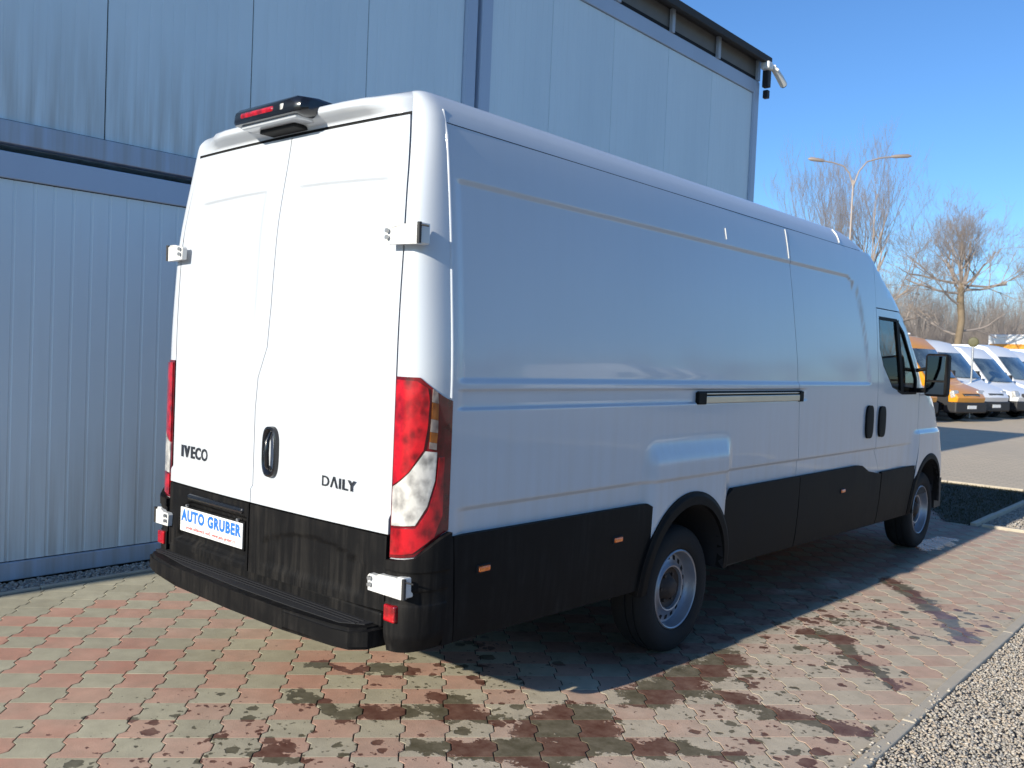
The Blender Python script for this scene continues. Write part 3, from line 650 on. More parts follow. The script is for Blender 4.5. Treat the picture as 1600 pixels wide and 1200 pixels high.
        for k in range(18):
            t = 2 * PI * k / 18
            m2 = mt @ Matrix.Rotation(t, 4, 'X') @ Matrix.Translation((.8865, 0, .1705)) @ Matrix.Rotation(math.radians(-13.7), 4, 'Y')
            Hs.bbox(-.004, .004, -.0150, .0150, -.0150, .0150, 'gap', .0038, m2, 1)
        Hs.build('vent_hole', ri, kind='stuff')
        Hb = MB(); Hb.lathe([(.117, .897), (.108, .888), (.080, .885), (.060, .905), (.045, .925), (.03, .93), (.0, .932)], 'hub', 32, mt)
        for k in range(6):
            t = 2 * PI * k / 6; Hb.tube([mt @ Vector((.878, .078 * math.cos(t), .078 * math.sin(t))), mt @ Vector((.902, .078 * math.cos(t), .078 * math.sin(t)))], .011, 'hub', 6)
        Hb.build('wheel_hub', ri, edge=40)
    for (sg, y) in ((1, 2.06), (1, 6.40), (-1, 2.06), (-1, 6.40)):
        w = empty('wheel', (0, 0, 0)); w.parent = V; wheel(sg, y, w)
    return V, text
M['blackgloss'] = simple('gloss_black_plastic', (.008, .009, .012), .22, coat=.3)
M['mirror'] = simple('mirror_silver', (.16, .19, .22), .03, 1.0, var=.01)
VAN, text_fn = van()
#PART3
# ------------------------------------------------------------------ ground
AX1 = Vector((math.cos(math.radians(47)), math.sin(math.radians(47)))); AX2 = Vector((-AX1.y, AX1.x)); PU, PV = .1925, .1815; ORG = Vector((-.167, -.786))
def paver_mat(name, red):
    t = NT(name); p = t.pos()
    sep = t.n('ShaderNodeSeparateXYZ'); t.l(p, sep.inputs[0]); px_, py_ = sep.outputs[0], sep.outputs[1]
    u = t.math('MULTIPLY', t.math('ADD', t.math('MULTIPLY', t.math('SUBTRACT', px_, ORG.x), AX1.x), t.math('MULTIPLY', t.math('SUBTRACT', py_, ORG.y), AX1.y)), 1 / PU)
    v = t.math('MULTIPLY', t.math('ADD', t.math('MULTIPLY', t.math('SUBTRACT', px_, ORG.x), AX2.x), t.math('MULTIPLY', t.math('SUBTRACT', py_, ORG.y), AX2.y)), 1 / PV)
    cm = t.n('ShaderNodeCombineXYZ'); t.l(t.math('FLOOR', u), cm.inputs[0]); t.l(t.math('FLOOR', v), cm.inputs[1])
    wn_ = t.n('ShaderNodeTexWhiteNoise', noise_dimensions='2D'); t.l(cm.outputs[0], wn_.inputs[0]); r = wn_.outputs[0]
    big = t.noise(p, .9, 4, .6).outputs[0]; mid = t.noise(p, 9, 5, .6).outputs[0]; fine = t.noise(p, 160, 3, .7).outputs[0]
    grey = t.mix(r, (.39, .355, .248), (.49, .450, .318)); pink = t.mix(r, (.48, .225, .160), (.56, .295, .208))
    # fading of the red pigment and pale efflorescence
    if red:
        fadef = t.ramp(big, .40, .62); edge = t.math('MULTIPLY', t.ramp(px_, .0, 1.2, 0, .92), t.ramp(t.noise(p, 1.6, 4).outputs[0], .62, .45, .62, 1))
        base = t.mix(t.math('MAXIMUM', t.math('MULTIPLY', fadef, .55), edge), pink, (.56, .42, .315))
    else: base = t.mix(t.ramp(px_, .0, 1.3, 0, .8), grey, (.56, .465, .35))
    base = t.mix(t.ramp(mid, .30, .72), t.mix(.32, base, (.14, .115, .08)), base)
    base = t.mix(t.math('MULTIPLY', t.ramp(fine, .35, .75), .35), base, t.mix(.4, base, (.62, .56, .45)))
    # ---- water: trails, splashes and drips; under the van also painted shade
    wob = t.n('ShaderNodeTexNoise'); t.put(p, wob.inputs['Vector']); wob.inputs['Scale'].default_value = 5.5; wob.inputs['Detail'].default_value = 5; wob.inputs['Roughness'].default_value = .65
    pw = t.vec('ADD', p, t.vec('SCALE', t.vec('SUBTRACT', wob.outputs['Color'], (.5, .5, .5)), .34))
    pw = t.vec('ADD', pw, t.vec('SCALE', t.vec('SUBTRACT', t.noise(p, 19, 3, .7).outputs['Color'], (.5, .5, .5)), .10)); sp = t.n('ShaderNodeSeparateXYZ'); t.l(pw, sp.inputs[0])
    flat = t.n('ShaderNodeCombineXYZ'); t.l(sp.outputs[0], flat.inputs[0]); t.l(sp.outputs[1], flat.inputs[1]); pf = flat.outputs[0]
    segs = [(1.20, 4.87, 1.70, 4.22, .085), (1.70, 4.22, 2.08, 3.62, .075), (1.36, 3.01, 1.52, 3.0, .10), (1.55, 2.95, 1.84, 2.62, .07), (1.86, 2.6, 2.08, 2.43, .05), (1.22, 1.35, 1.24, 1.80, .16), (1.24, 1.75, 1.21, 2.2, .13),
            (1.46, 1.68, 1.80, 1.66, .085), (1.80, 1.68, 2.08, 1.74, .07), (1.08, .66, 1.13, .98, .13), (1.13, .92, 1.30, .84, .14), (1.23, .73, 1.52, .87, .12), (1.55, .95, 1.86, 1.08, .06), (-.17, .49, .0, .58, .06), (.0, .58, .2, .78, .06),
            (.42, .20, .57, .36, .085), (.62, .50, .84, .60, .085), (.47, .66, .68, .64, .06), (1.11, .42, 1.33, .65, .11), (1.33, .65, 1.28, .40, .07), (.05, .17, .34, .15, .05), (.48, -.24, .62, -.2, .05), (.86, .2, 1.06, .36, .09), (1.30, .38, 1.5, .5, .06), (1.28, 3.42, 1.65, 3.6, .02), (1.62, 3.6, 2.05, 3.46, .02)]
    acc = None
    for (x0, y0, x1, y1, w) in segs:
        L2 = (x1 - x0) ** 2 + (y1 - y0) ** 2
        pq = pf if acc is None else t.vec('ADD', pf, t.math('MULTIPLY', acc, 1e-6))
        rel = t.vec('SUBTRACT', pq, (x0, y0, 0)); h = t.math('DIVIDE', t.vec('DOT_PRODUCT', rel, (x1 - x0, y1 - y0, 0)), L2, clamp=True)
        d = t.vec('LENGTH', t.vec('SUBTRACT', rel, t.vec('SCALE', (x1 - x0, y1 - y0, 0), h)))
        k = t.math('DIVIDE', t.math('SUBTRACT', w, d), w)
        acc = k if acc is None else t.math('MAXIMUM', acc, k)
    acc = t.math('ADD', acc, t.ramp(t.noise(p, 26, 4, .7).outputs[0], .3, .7, -.35, .20)); trail = t.ramp(acc, -.02, .10)
    vo = t.n('ShaderNodeTexVoronoi'); pd = t.vec('ADD', p, t.vec('SCALE', t.vec('SUBTRACT', t.noise(p, 24, 3, .6).outputs['Color'], (.5, .5, .5)), .055)); t.put(t.scale(pd, (1.0, 1.0, 0)), vo.inputs['Vector']); vo.inputs['Scale'].default_value = 12.5
    sc_ = t.n('ShaderNodeSeparateColor'); t.l(vo.outputs['Color'], sc_.inputs[0])
    dens = t.math('MULTIPLY', t.ramp(t.noise(p, 1.1, 3).outputs[0], .30, .56), t.math('MULTIPLY', t.ramp(px_, -1.0, .3), t.ramp(py_, 6.2, 3.4)), clamp=True)
    rad = t.math('SUBTRACT', t.math('MULTIPLY', t.math('MULTIPLY', t.math('POWER', sc_.outputs[0], 1.9), .74), dens), .03)
    drip = t.ramp(t.math('SUBTRACT', rad, vo.outputs['Distance']), 0, .04)
    vo2 = t.n('ShaderNodeTexVoronoi'); t.put(pd, vo2.inputs['Vector']); vo2.inputs['Scale'].default_value = 34
    sc2 = t.n('ShaderNodeSeparateColor'); t.l(vo2.outputs['Color'], sc2.inputs[0])
    drip2 = t.ramp(t.math('SUBTRACT', t.math('SUBTRACT', t.math('MULTIPLY', t.math('MULTIPLY', t.math('POWER', sc2.outputs[0], 2), .60), dens), .03), vo2.outputs['Distance']), 0, .05)
    under = t.math('MULTIPLY', t.math('MULTIPLY', t.ramp(px_, -1.1, -.7), t.ramp(px_, 1.22, 1.05)), t.math('MULTIPLY', t.ramp(py_, 1.3, 1.7), t.ramp(t.noise(p, 1.7, 5, .65).outputs[0], .25, .42)), clamp=True)  # damp under the van, widened to paint its shadow darker into the pavers
    pud = t.math('SUBTRACT', 1.0, t.math('DIVIDE', t.vec('LENGTH', t.vec('MULTIPLY', t.vec('SUBTRACT', pf, (1.0, 6.75, 0)), (1.3, .42, 0))), .20))
    pud = t.ramp(pud, 0, .1)
    wet_shade = t.math('MAXIMUM', t.math('MAXIMUM', t.math('MAXIMUM', trail, drip), drip2), t.math('MAXIMUM', t.math('MULTIPLY', under, .8), pud), clamp=True)
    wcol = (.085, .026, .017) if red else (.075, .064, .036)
    c = t.mix(wet_shade, base, t.mix(t.ramp(t.noise(p, 13, 4, .7).outputs[0], .3, .7, .05, .34), wcol, base))
    rg = t.math('MAXIMUM', t.ramp(wet_shade, .3, 1, .9, .42), t.math('MULTIPLY', under, .62)); rg = t.math('SUBTRACT', rg, t.math('MULTIPLY', t.math('MAXIMUM', pud, t.math('MULTIPLY', trail, .2)), .36)); rg = t.math('MAXIMUM', rg, .05)
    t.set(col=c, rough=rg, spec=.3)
    hb = t.math('MULTIPLY', t.math('ADD', fine, t.math('MULTIPLY', mid, 1.5)), t.ramp(wet_shade, .2, 1, 1, .15))
    t.bump(hb, .5, .0035)
    return t.m
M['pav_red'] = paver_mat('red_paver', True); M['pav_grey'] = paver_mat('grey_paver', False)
def gravelly(name, a, b, sc):
    t = NT(name); p = t.pos(); v = t.n('ShaderNodeTexVoronoi'); t.put(p, v.inputs['Vector']); v.inputs['Scale'].default_value = sc
    s_ = t.n('ShaderNodeSeparateColor'); t.l(v.outputs['Color'], s_.inputs[0])
    t.set(col=t.mix(s_.outputs[0], a, b), rough=.9, spec=.2); t.bump(v.outputs['Distance'], 1, .01); return t.m
M['gravel_bed'] = gravelly('gravel_bed', (.24, .22, .19), (.48, .44, .38), 110)
M['joint'] = simple('joint_sand', (.055, .05, .04), .95, bump=.4, bscale=200)
M['soil'] = gravelly('dry_earth', (.12, .11, .07), (.20, .17, .11), 9)
M['kerb'] = simple('kerb_concrete', (.46, .40, .31), .85, nscale=9, var=.18, bump=.5, bscale=150)
def asphalt():
    t = NT('pale_yard_paving'); p = t.pos(); n1 = t.noise(p, .35, 5).outputs[0]; n2 = t.noise(p, 30, 4).outputs[0]
    br = t.n('ShaderNodeTexBrick'); t.put(p, br.inputs['Vector']); br.inputs['Scale'].default_value = 2.2; br.inputs['Color1'].default_value = (.60, .49, .35, 1); br.inputs['Color2'].default_value = (.54, .44, .315, 1); br.inputs['Mortar'].default_value = (.30, .26, .2, 1); br.inputs['Mortar Size'].default_value = .012
    t.set(col=t.mix(t.ramp(n1, .3, .7), br.outputs[0], t.mix(.35, br.outputs[0], (.38, .33, .26))), rough=.88, spec=.3); t.bump(n2, .3, .004); return t.m
M['yard'] = asphalt()
def sheet(name, x0, x1, y0, y1, z, m, nx=1, ny=1):
    b = MB(); xs = np.linspace(x0, x1, nx + 1); ys = np.linspace(y0, y1, ny + 1)
    b.raw([(x, y, z) for y in ys for x in xs], [(j * (nx + 1) + i, j * (nx + 1) + i + 1, (j + 1) * (nx + 1) + i + 1, (j + 1) * (nx + 1) + i) for j in range(ny) for i in range(nx)], m)
    return b.build(name, None, kind='structure')
sheet('ground', -900, 900, -900, 1400, -.055, 'soil')
sheet('yard', -60, 40, 11.95, 90, -.004, 'yard')
# paving
pave = empty('paving', (0, 0, 0), kind='structure')
jb = MB(); jb.raw([(-2.47, -6, -.0045), (2.19, -6, -.0045), (2.19, 8.18, -.0045), (-2.47, 8.18, -.0045)], [(0, 1, 2, 3)], 'joint')
jb.raw([(-2.47, 8.18, -.016), (.94, 8.18, -.016), (.94, 8.9, -.016), (-2.47, 8.9, -.016)], [(0, 1, 2, 3)], 'joint'); jb.build('joint_bed', pave)
def kx(y): return 2.235 - .012 * max(0, y - 1)      # inner edge of the right-hand kerb
gq = .0031; ge = .0007
def outline():
    a = .011
    prof = [(0, -a), (.20, -a), (.32, a), (.68, a), (.80, -a), (1, -a)]
    R_ = [(PU / 2 - gq + d, -PV / 2 + ge + s_ * (PV - 2 * ge)) for s_, d in prof]; L_ = [(-PU / 2 + gq + d, -PV / 2 + ge + s_ * (PV - 2 * ge)) for s_, d in prof]
    return R_ + L_[::-1]
OUT = outline()
def paver_geo(pts):
    n = len(pts); c = (sum(p[0] for p in pts) / n, sum(p[1] for p in pts) / n); ins = []
    for p in pts:
        d = math.hypot(p[0] - c[0], p[1] - c[1]); k = max(0, 1 - .0035 / max(d, .01)); ins.append((c[0] + (p[0] - c[0]) * k, c[1] + (p[1] - c[1]) * k))
    V = [(p[0], p[1], 0) for p in ins] + [(p[0], p[1], -.0004) for p in pts] + [(p[0], p[1], -.022) for p in pts]
    F = [tuple(range(n))] + [(n + i, n + (i + 1) % n, (i + 1) % n, i) for i in range(n)] + [(2 * n + i, 2 * n + (i + 1) % n, n + (i + 1) % n, n + i) for i in range(n)]
    return V, F
base_me = {}
for key in ('pav_red', 'pav_grey'):
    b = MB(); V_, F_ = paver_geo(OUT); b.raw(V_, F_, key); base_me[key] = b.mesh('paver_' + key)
cells = []
for i in range(-60, 70):
    for j in range(-60, 70):
        c = ORG + AX1 * ((i + .5) * PU) + AX2 * ((j + .5) * PV)
        if not (-2.6 < c.x < 2.35 and -3.2 < c.y < 9.0): continue
        if c.y > 8.25 and c.x > 1.05: continue
        W_ = [tuple(c + AX1 * p[0] + AX2 * p[1]) for p in OUT]
        key = 'pav_red' if (i + j) % 2 else 'pav_grey'
        if c.x < -2.12 - .1 * math.sin(i * 3.1): key = 'pav_grey'
        xm, yM = min(p[0] for p in W_), max(p[1] for p in W_)
        P_ = W_; cut = False
        if xm < -2.455: P_ = clip_half(P_, 0, -2.455, False); cut = True
        if max(p[0] for p in W_) > kx(c.y) - .004 and c.y < 8.3: P_ = clip_half(P_, 0, kx(c.y) - .004, True) if len(P_) > 2 else P_; cut = True
        if c.y > 8.0 and len(P_) > 2:
            if c.x > .95: P_ = clip_half(P_, 1, 8.155, True)
            elif yM > 8.15: P_ = clip_half(P_, 0, .925, True)
            cut = True
        if len(P_) < 3: continue
        ar = abs(sum(P_[k][0] * P_[(k + 1) % len(P_)][1] - P_[(k + 1) % len(P_)][0] * P_[k][1] for k in range(len(P_)))) / 2
        if ar < .0004: continue
        x_, y_, z_ = to_px((c.x, c.y, 0)); vis = z_ > .3 and -40 < x_ < 1640 and y_ < 1240
        hid = (-1.0 < c.x < .95 and c.y > .9)
        cells.append((z_ if (vis and not hid and not cut) else 99, c, P_, key, cut, i, j))
cells.sort(key=lambda q: q[0])
rest = MB()
for n_, (z_, c, P_, key, cut, i, j) in enumerate(cells):
    h = (mnoise.noise(Vector((i * 1.7, j * 1.3, 0))) * .0008); dz = -.0006 + h
    if n_ < 300 and z_ < 90:
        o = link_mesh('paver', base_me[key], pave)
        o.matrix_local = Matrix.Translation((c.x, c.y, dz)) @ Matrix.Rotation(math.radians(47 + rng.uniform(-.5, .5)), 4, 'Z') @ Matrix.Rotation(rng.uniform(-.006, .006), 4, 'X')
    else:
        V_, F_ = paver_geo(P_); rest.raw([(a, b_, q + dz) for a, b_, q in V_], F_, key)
rest.build('pavers', pave, kind='stuff')
# kerbs, each stone a part
def kerb(name, A, B, w, top, stone, label):
    A = Vector(A); B = Vector(B); L = (B - A).length; d = (B - A) / L; ang = math.atan2(d.y, d.x); E_ = empty(name, (A.x, A.y, 0), ang, kind='structure')
    E_['label'] = label
    n = int(L / stone); me = None
    for k in range(n):
        if me is None:
            b = MB(); b.bbox(.003, stone - .003, -w / 2, w / 2, -.15, top, 'kerb', .007, seg=2); o = b.build('kerb_stone', E_); me = o.data
        else: o = link_mesh('kerb_stone', me, E_)
        o.location = (k * stone, rng.uniform(-.003, .003), rng.uniform(-.004, .004)); o.rotation_euler = (0, 0, rng.uniform(-.004, .004))
kerb('kerb', (-2.51, -3), (-2.51, 9.2), .045, .008, 1.0, 'thin concrete edging between the pavers and the gravel by the building')
kerb('kerb', (2.30, -4), (2.175, 8.15), .060, .010, 1.0, 'thin concrete edging between the pavers and the gravel on the right')
kerb('kerb', (1.06, 8.20), (4.0, 8.25), .06, .025, .5, 'pale edging at the far end of the red paved strip')
kerb('kerb', (.965, 8.22), (.93, 12.0), .06, .02, 1.0, 'edging between the grass patch and the far gravel')
kerb('kerb', (-2.3, 11.92), (14, 12.1), .09, .03, 1.0, 'edging along the near side of the pale yard')
# gravel
sheet('gravel_bed_right', 2.2, 9, -5, 8.18, -.030, 'gravel_bed'); sheet('gravel_bed_far', .97, 9, 8.22, 11.9, -.030, 'gravel_bed'); sheet('gravel_bed_wall', -2.8, -2.5, -3, 10.5, -.030, 'gravel_bed')
def stone_mat():
    t = NT('gravel_stone'); at = t.n('ShaderNodeAttribute'); at.attribute_name = 'tone'; n2 = t.noise(t.pos(), 120, 3).outputs[0]
    r = t.n('ShaderNodeValToRGB'); cr_ = r.color_ramp
    cr_.elements[0].position = 0; cr_.elements[0].color = (.24, .23, .215, 1); cr_.elements[1].position = 1; cr_.elements[1].color = (.58, .53, .46, 1)
    for p_, c_ in ((.3, (.38, .34, .29, 1)), (.5, (.47, .38, .29, 1)), (.7, (.42, .40, .36, 1)), (.85, (.52, .45, .36, 1))):
        e = cr_.elements.new(p_); e.color = c_
    t.l(at.outputs['Fac'], r.inputs[0]); t.set(col=t.mix(t.ramp(n2, .3, .8), t.mix(.25, r.outputs[0], (.1, .09, .08)), r.outputs[0]), rough=.85, spec=.25); return t.m
M['stone'] = stone_mat()
def gravel(name, pts, smin, smax, label):
    bm = bmesh.new(); bmesh.ops.create_icosphere(bm, subdivisions=1, radius=1); bv = np.array([v.co[:] for v in bm.verts]); bf = np.array([[v.index for v in f.verts] for f in bm.faces]); bm.free()
    N = len(pts); nv = len(bv); P_ = np.array(pts)
    var = np.stack([bv * rng.uniform(.68, 1.25, (nv, 1)) for _ in range(24)])
    V = var[rng.integers(0, 24, N)]                                      # N,nv,3
    sc = rng.uniform(smin, smax, (N, 1, 1)) * np.stack([rng.uniform(.8, 1.3, N), rng.uniform(.7, 1.1, N), rng.uniform(.45, .8, N)], -1)[:, None, :]
    V = V * sc; a = rng.uniform(0, 2 * PI, N); ca, sa = np.cos(a)[:, None], np.sin(a)[:, None]; tl = rng.uniform(-.5, .5, N)[:, None]
    x = V[..., 0] * ca - V[..., 1] * sa; y = V[..., 0] * sa + V[..., 1] * ca; z = V[..., 2] + x * tl
    V = np.stack([x, y, z], -1) + P_[:, None, :]
    F = (bf[None] + (np.arange(N) * nv)[:, None, None]).reshape(-1, 3)
    me = bpy.data.meshes.new(name); me.vertices.add(N * nv); me.vertices.foreach_set('co', V.reshape(-1).astype('f')); me.loops.add(len(F) * 3); me.loops.foreach_set('vertex_index', F.reshape(-1).astype('i'))
    me.polygons.add(len(F)); me.polygons.foreach_set('loop_start', (np.arange(len(F)) * 3).astype('i')); me.update(calc_edges=True)
    at = me.attributes.new('tone', 'FLOAT', 'POINT'); at.data.foreach_set('value', np.repeat(rng.uniform(0, 1, N), nv).astype('f')); me.materials.append(M['stone'])
    return link_mesh(name, me, None, label=label, cat='gravel', kind='stuff')
pts = []
while len(pts) < 44000:
    x, y = rng.uniform(2.2, 3.5), rng.uniform(.9, 6.4)
    e = 2.30 - .0103 * (y + 4) + .034
    if x < e: 
        if not (y < 2.6 and x > e - .16 * rng.random() ** 2 and rng.random() < .15): continue
        pts.append((x, y, .014)); continue
    if x > 2.3 + (y + 2.5) * .45: continue
    pts.append((x, y, -.022 + rng.uniform(0, .016) + (.010 if y < 2.8 else 0)))
gravel('gravel', pts, .0045, .0105, 'sunlit crushed gravel along the right edge of the paving')
gravel('gravel', [(rng.uniform(1.0, 2.6), rng.uniform(8.25, 11.9), -.02) for _ in range(7000)], .008, .016, 'shaded gravel beyond the grass patch')
pts = [(rng.uniform(-2.78, -2.54), rng.uniform(-1.2, 3.5), -.016 + rng.uniform(0, .012)) for _ in range(6500)]
gravel('gravel', pts, .007, .015, 'narrow strip of dark gravel along the foot of the container wall')
# grass patch
def gmat():
    t = NT('short_grass'); n_ = t.noise(t.pos(), 14, 3).outputs[0]; t.set(col=t.mix(n_, (.028, .032, .012), (.075, .068, .034)), rough=.8, spec=.15); return t.m
M['grass'] = gmat()
M['damp_soil'] = simple('damp_soil', (.045, .042, .026), .95, var=.4, nscale=5, bump=.5)
GP = [(-2.3, 8.9), (.3, 8.95), (.46, 8.75), (.58, 8.4), (.70, 8.18), (.93, 8.22), (.92, 11.85), (-2.3, 11.85)]
b = MB(); b.prism(GP, -.012, .006, 'damp_soil'); b.build('grass_soil', None, kind='structure')
V_ = []; F_ = []
while len(F_) < 15000:
    x, y = rng.uniform(-2.0, .95), rng.uniform(8.1, 11.85)
    if not inpoly(GP, x + rng.normal(0, .03), y + rng.normal(0, .05)): continue
    a = rng.uniform(0, 6.28); h = rng.uniform(.012, .038); w = .005; lx, ly = rng.normal(0, .02, 2); k = len(V_)
    V_ += [(x - w * math.cos(a), y - w * math.sin(a), 0), (x + w * math.cos(a), y + w * math.sin(a), 0), (x + lx, y + ly, h)]; F_.append((k, k + 1, k + 2))
b = MB(); b.raw(V_, F_, 'grass'); b.build('grass', None, label='short dark green grass patch in front of the parked van', cat='grass', kind='stuff')
# a few leaves and litter by the wheel is left to the wet paving

# ------------------------------------------------------------------ container building
WX = -2.80
def wallmat(name, a, b):
    t = NT(name); p = t.obj(); n1 = t.noise(t.scale(p, (1, 1, .25)), 1.1, 4).outputs[0]; n2 = t.noise(t.scale(p, (12, 12, .7)), 1, 4).outputs[0]
    c = t.mix(t.ramp(n1, .3, .7), a, b); sep = t.n('ShaderNodeSeparateXYZ'); t.l(p, sep.inputs[0])
    low = t.math('MULTIPLY', t.ramp(sep.outputs[2], .9, .05, 0, .5), t.ramp(n2, .35, .65)); drt = t.math('MAXIMUM', low, t.math('MULTIPLY', t.ramp(n2, .55, .8), .06))
    t.set(col=t.mix(drt, c, (.30, .27, .22)), rough=.42, spec=.4); t.bump(n1, .06, .02); return t.m
M['wall'] = wallmat('cream_wall_sheet', (.74, .85, .88), (.66, .77, .81)); M['frame'] = wallmat('grey_container_frame', (.45, .54, .66), (.40, .48, .59))
M['dark'] = simple('dark_gap', (.01, .01, .012), .9); M['roofing'] = simple('dark_roofing', (.035, .035, .035), .8); M['soffit'] = simple('soffit_board', (.16, .16, .155), .7)
panel_cache = {}
def wpanel(w, h, pitch, depth):
    k = (round(w, 3), round(h, 3), pitch)
    if k in panel_cache: return panel_cache[k]
    b = MB(); n = int(w / pitch); pr = [(0, -.008), (.004, 0)]; p0 = (w - n * pitch) / 2
    for i in range(n):
        y = p0 + i * pitch
        if i: pr += [(y - pitch * .10, 0), (y - pitch * .04, -depth), (y + pitch * .04, -depth), (y + pitch * .10, 0)]
    pr += [(w - .004, 0), (w, -.008)]
    V = [(d, y, 0) for y, d in pr] + [(d, y, h) for y, d in pr]; q = len(pr)
    b.raw(V, [(i, i + 1, q + i + 1, q + i) for i in range(q - 1)], 'wall'); panel_cache[k] = b.mesh('wall_panel'); return panel_cache[k]
def container(y0, y1, z0, ztop, rail0, rail1, seams, label, pitch, depth, depthx=2.44, vis=True):
    E_ = empty('site_container', (WX, y0, z0), label=label, cat='container', group='stacked white site containers'); L = y1 - y0; H = ztop - z0
    b = MB(); b.bbox(-.10, .0, .16, L - .16, 0, rail0, 'frame', .006); b.build('floor_rail', E_)
    b = MB(); b.bbox(-.10, .004, .16, L - .16, H - rail1, H, 'frame', .006); b.build('roof_rail', E_)
    for yy in (0, L - .16):
        b = MB(); b.bbox(-.12, .012, yy, yy + .16, 0, H, 'frame', .02, seg=3); b.build('corner_post', E_)
    b = MB(); b.box(-.12, -.030, .05, L - .05, .02, H - .02, 'dark'); b.build('inner_wall', E_)
    b = MB(); b.box(-depthx, -.12, .01, L - .01, 0, H, 'wall'); b.build('rear_shell', E_)
    ys = sorted([.16] + [s_ - y0 for s_ in seams if y0 + .2 < s_ < y1 - .2] + [L - .16])
    for a, c in zip(ys, ys[1:]):
        o = link_mesh('wall_panel', wpanel(c - a - .006, H - rail0 - rail1 - .012, pitch, depth), E_); o.location = (-.022, a + .003, rail0 + .006)
    return E_
sm_low = [4.1 - 1.15 * k for k in range(1, 6)]
container(-2.02, 4.08, 0, 2.80, .12, .17, [], 'lower container at the left, its ribbed wall running behind the van', .125, .0045)
container(4.14, 10.22, 0, 2.80, .12, .17, [5.3, 6.45, 7.6, 8.75], 'lower container hidden behind the van, under the far end of the building', .125, .0045)
container(-2.02, 4.12, 2.855, 5.86, .145, .19, [-.66, .48, 1.62, 2.77], 'upper container at the top left with wide flat wall sheets', .0885, .0018)
container(4.18, 10.22, 2.855, 5.86, .145, .19, [5.32, 6.48, 7.70, 8.84], 'upper container at the far end under the dark roof edge', .0885, .0018)
container(-8.2, -2.1, 0, 2.80, .12, .17, [-7, -5.9, -4.7, -3.4], 'lower container behind the camera at the near end', .125, .0045)
container(-8.2, -2.1, 2.855, 5.86, .145, .19, [-7, -5.9, -4.7, -3.4], 'upper container behind the camera at the near end', .0885, .0018)
RO = empty('roof_canopy', (WX, -8.2, 5.86), label='dark flat roof edge standing on short posts above the upper containers', cat='roof')
b = MB(); b.box(-2.6, .15, -.1, 18.45, .30, .34, 'roofing'); b.bbox(.10, .17, -.1, 18.47, .24, .345, 'roofing', .01); b.build('roof_sheet', RO)
b = MB(); b.box(-.10, -.03, 0, 18.4, .06, .30, 'soffit'); b.box(-.09, -.02, 0, 18.4, .0, .06, 'dark'); b.build('eaves_board', RO)
for yy in [18.35 - 1.22 * k for k in range(15)]:
    b = MB(); b.bbox(-.02, .03, yy - .035, yy + .035, .0, .30, 'frame', .005); b.build('roof_post', RO)
# security lamp and camera on the roof corner
SCm = empty('security_camera', (WX + .05, 10.18, 5.86), label='small white bullet camera and lamp fixed under the far roof corner', cat='camera')
M['camwhite'] = simple('camera_white', (.78, .77, .72), .4, var=.05)
b = MB(); b.bbox(.02, .12, -.02, .08, -.10, .18, 'chassis', .012); b.build('bracket', SCm)
b = MB(); b.bbox(.02, .16, -.10, .06, .14, .26, 'camwhite', .03, seg=3); b.build('lamp_head', SCm)
b = MB(); b.tube([(.12, .10, .22), (.20, .14, .16)], .022, 'camwhite', 8); b.tube([(.13, .10, .21), (.15, .30, .10), (.16, .42, .02)], [.045, .055, .055], 'camwhite', 14); b.build('camera_body', SCm)
b = MB(); b.tube([(.16, .42, .02), (.162, .435, .01)], .045, 'chassis', 14); b.build('camera_lens', SCm)
b = MB(); b.bbox(.0, .08, .06, .14, -.24, -.12, 'chassis', .01); b.build('junction_box', SCm)
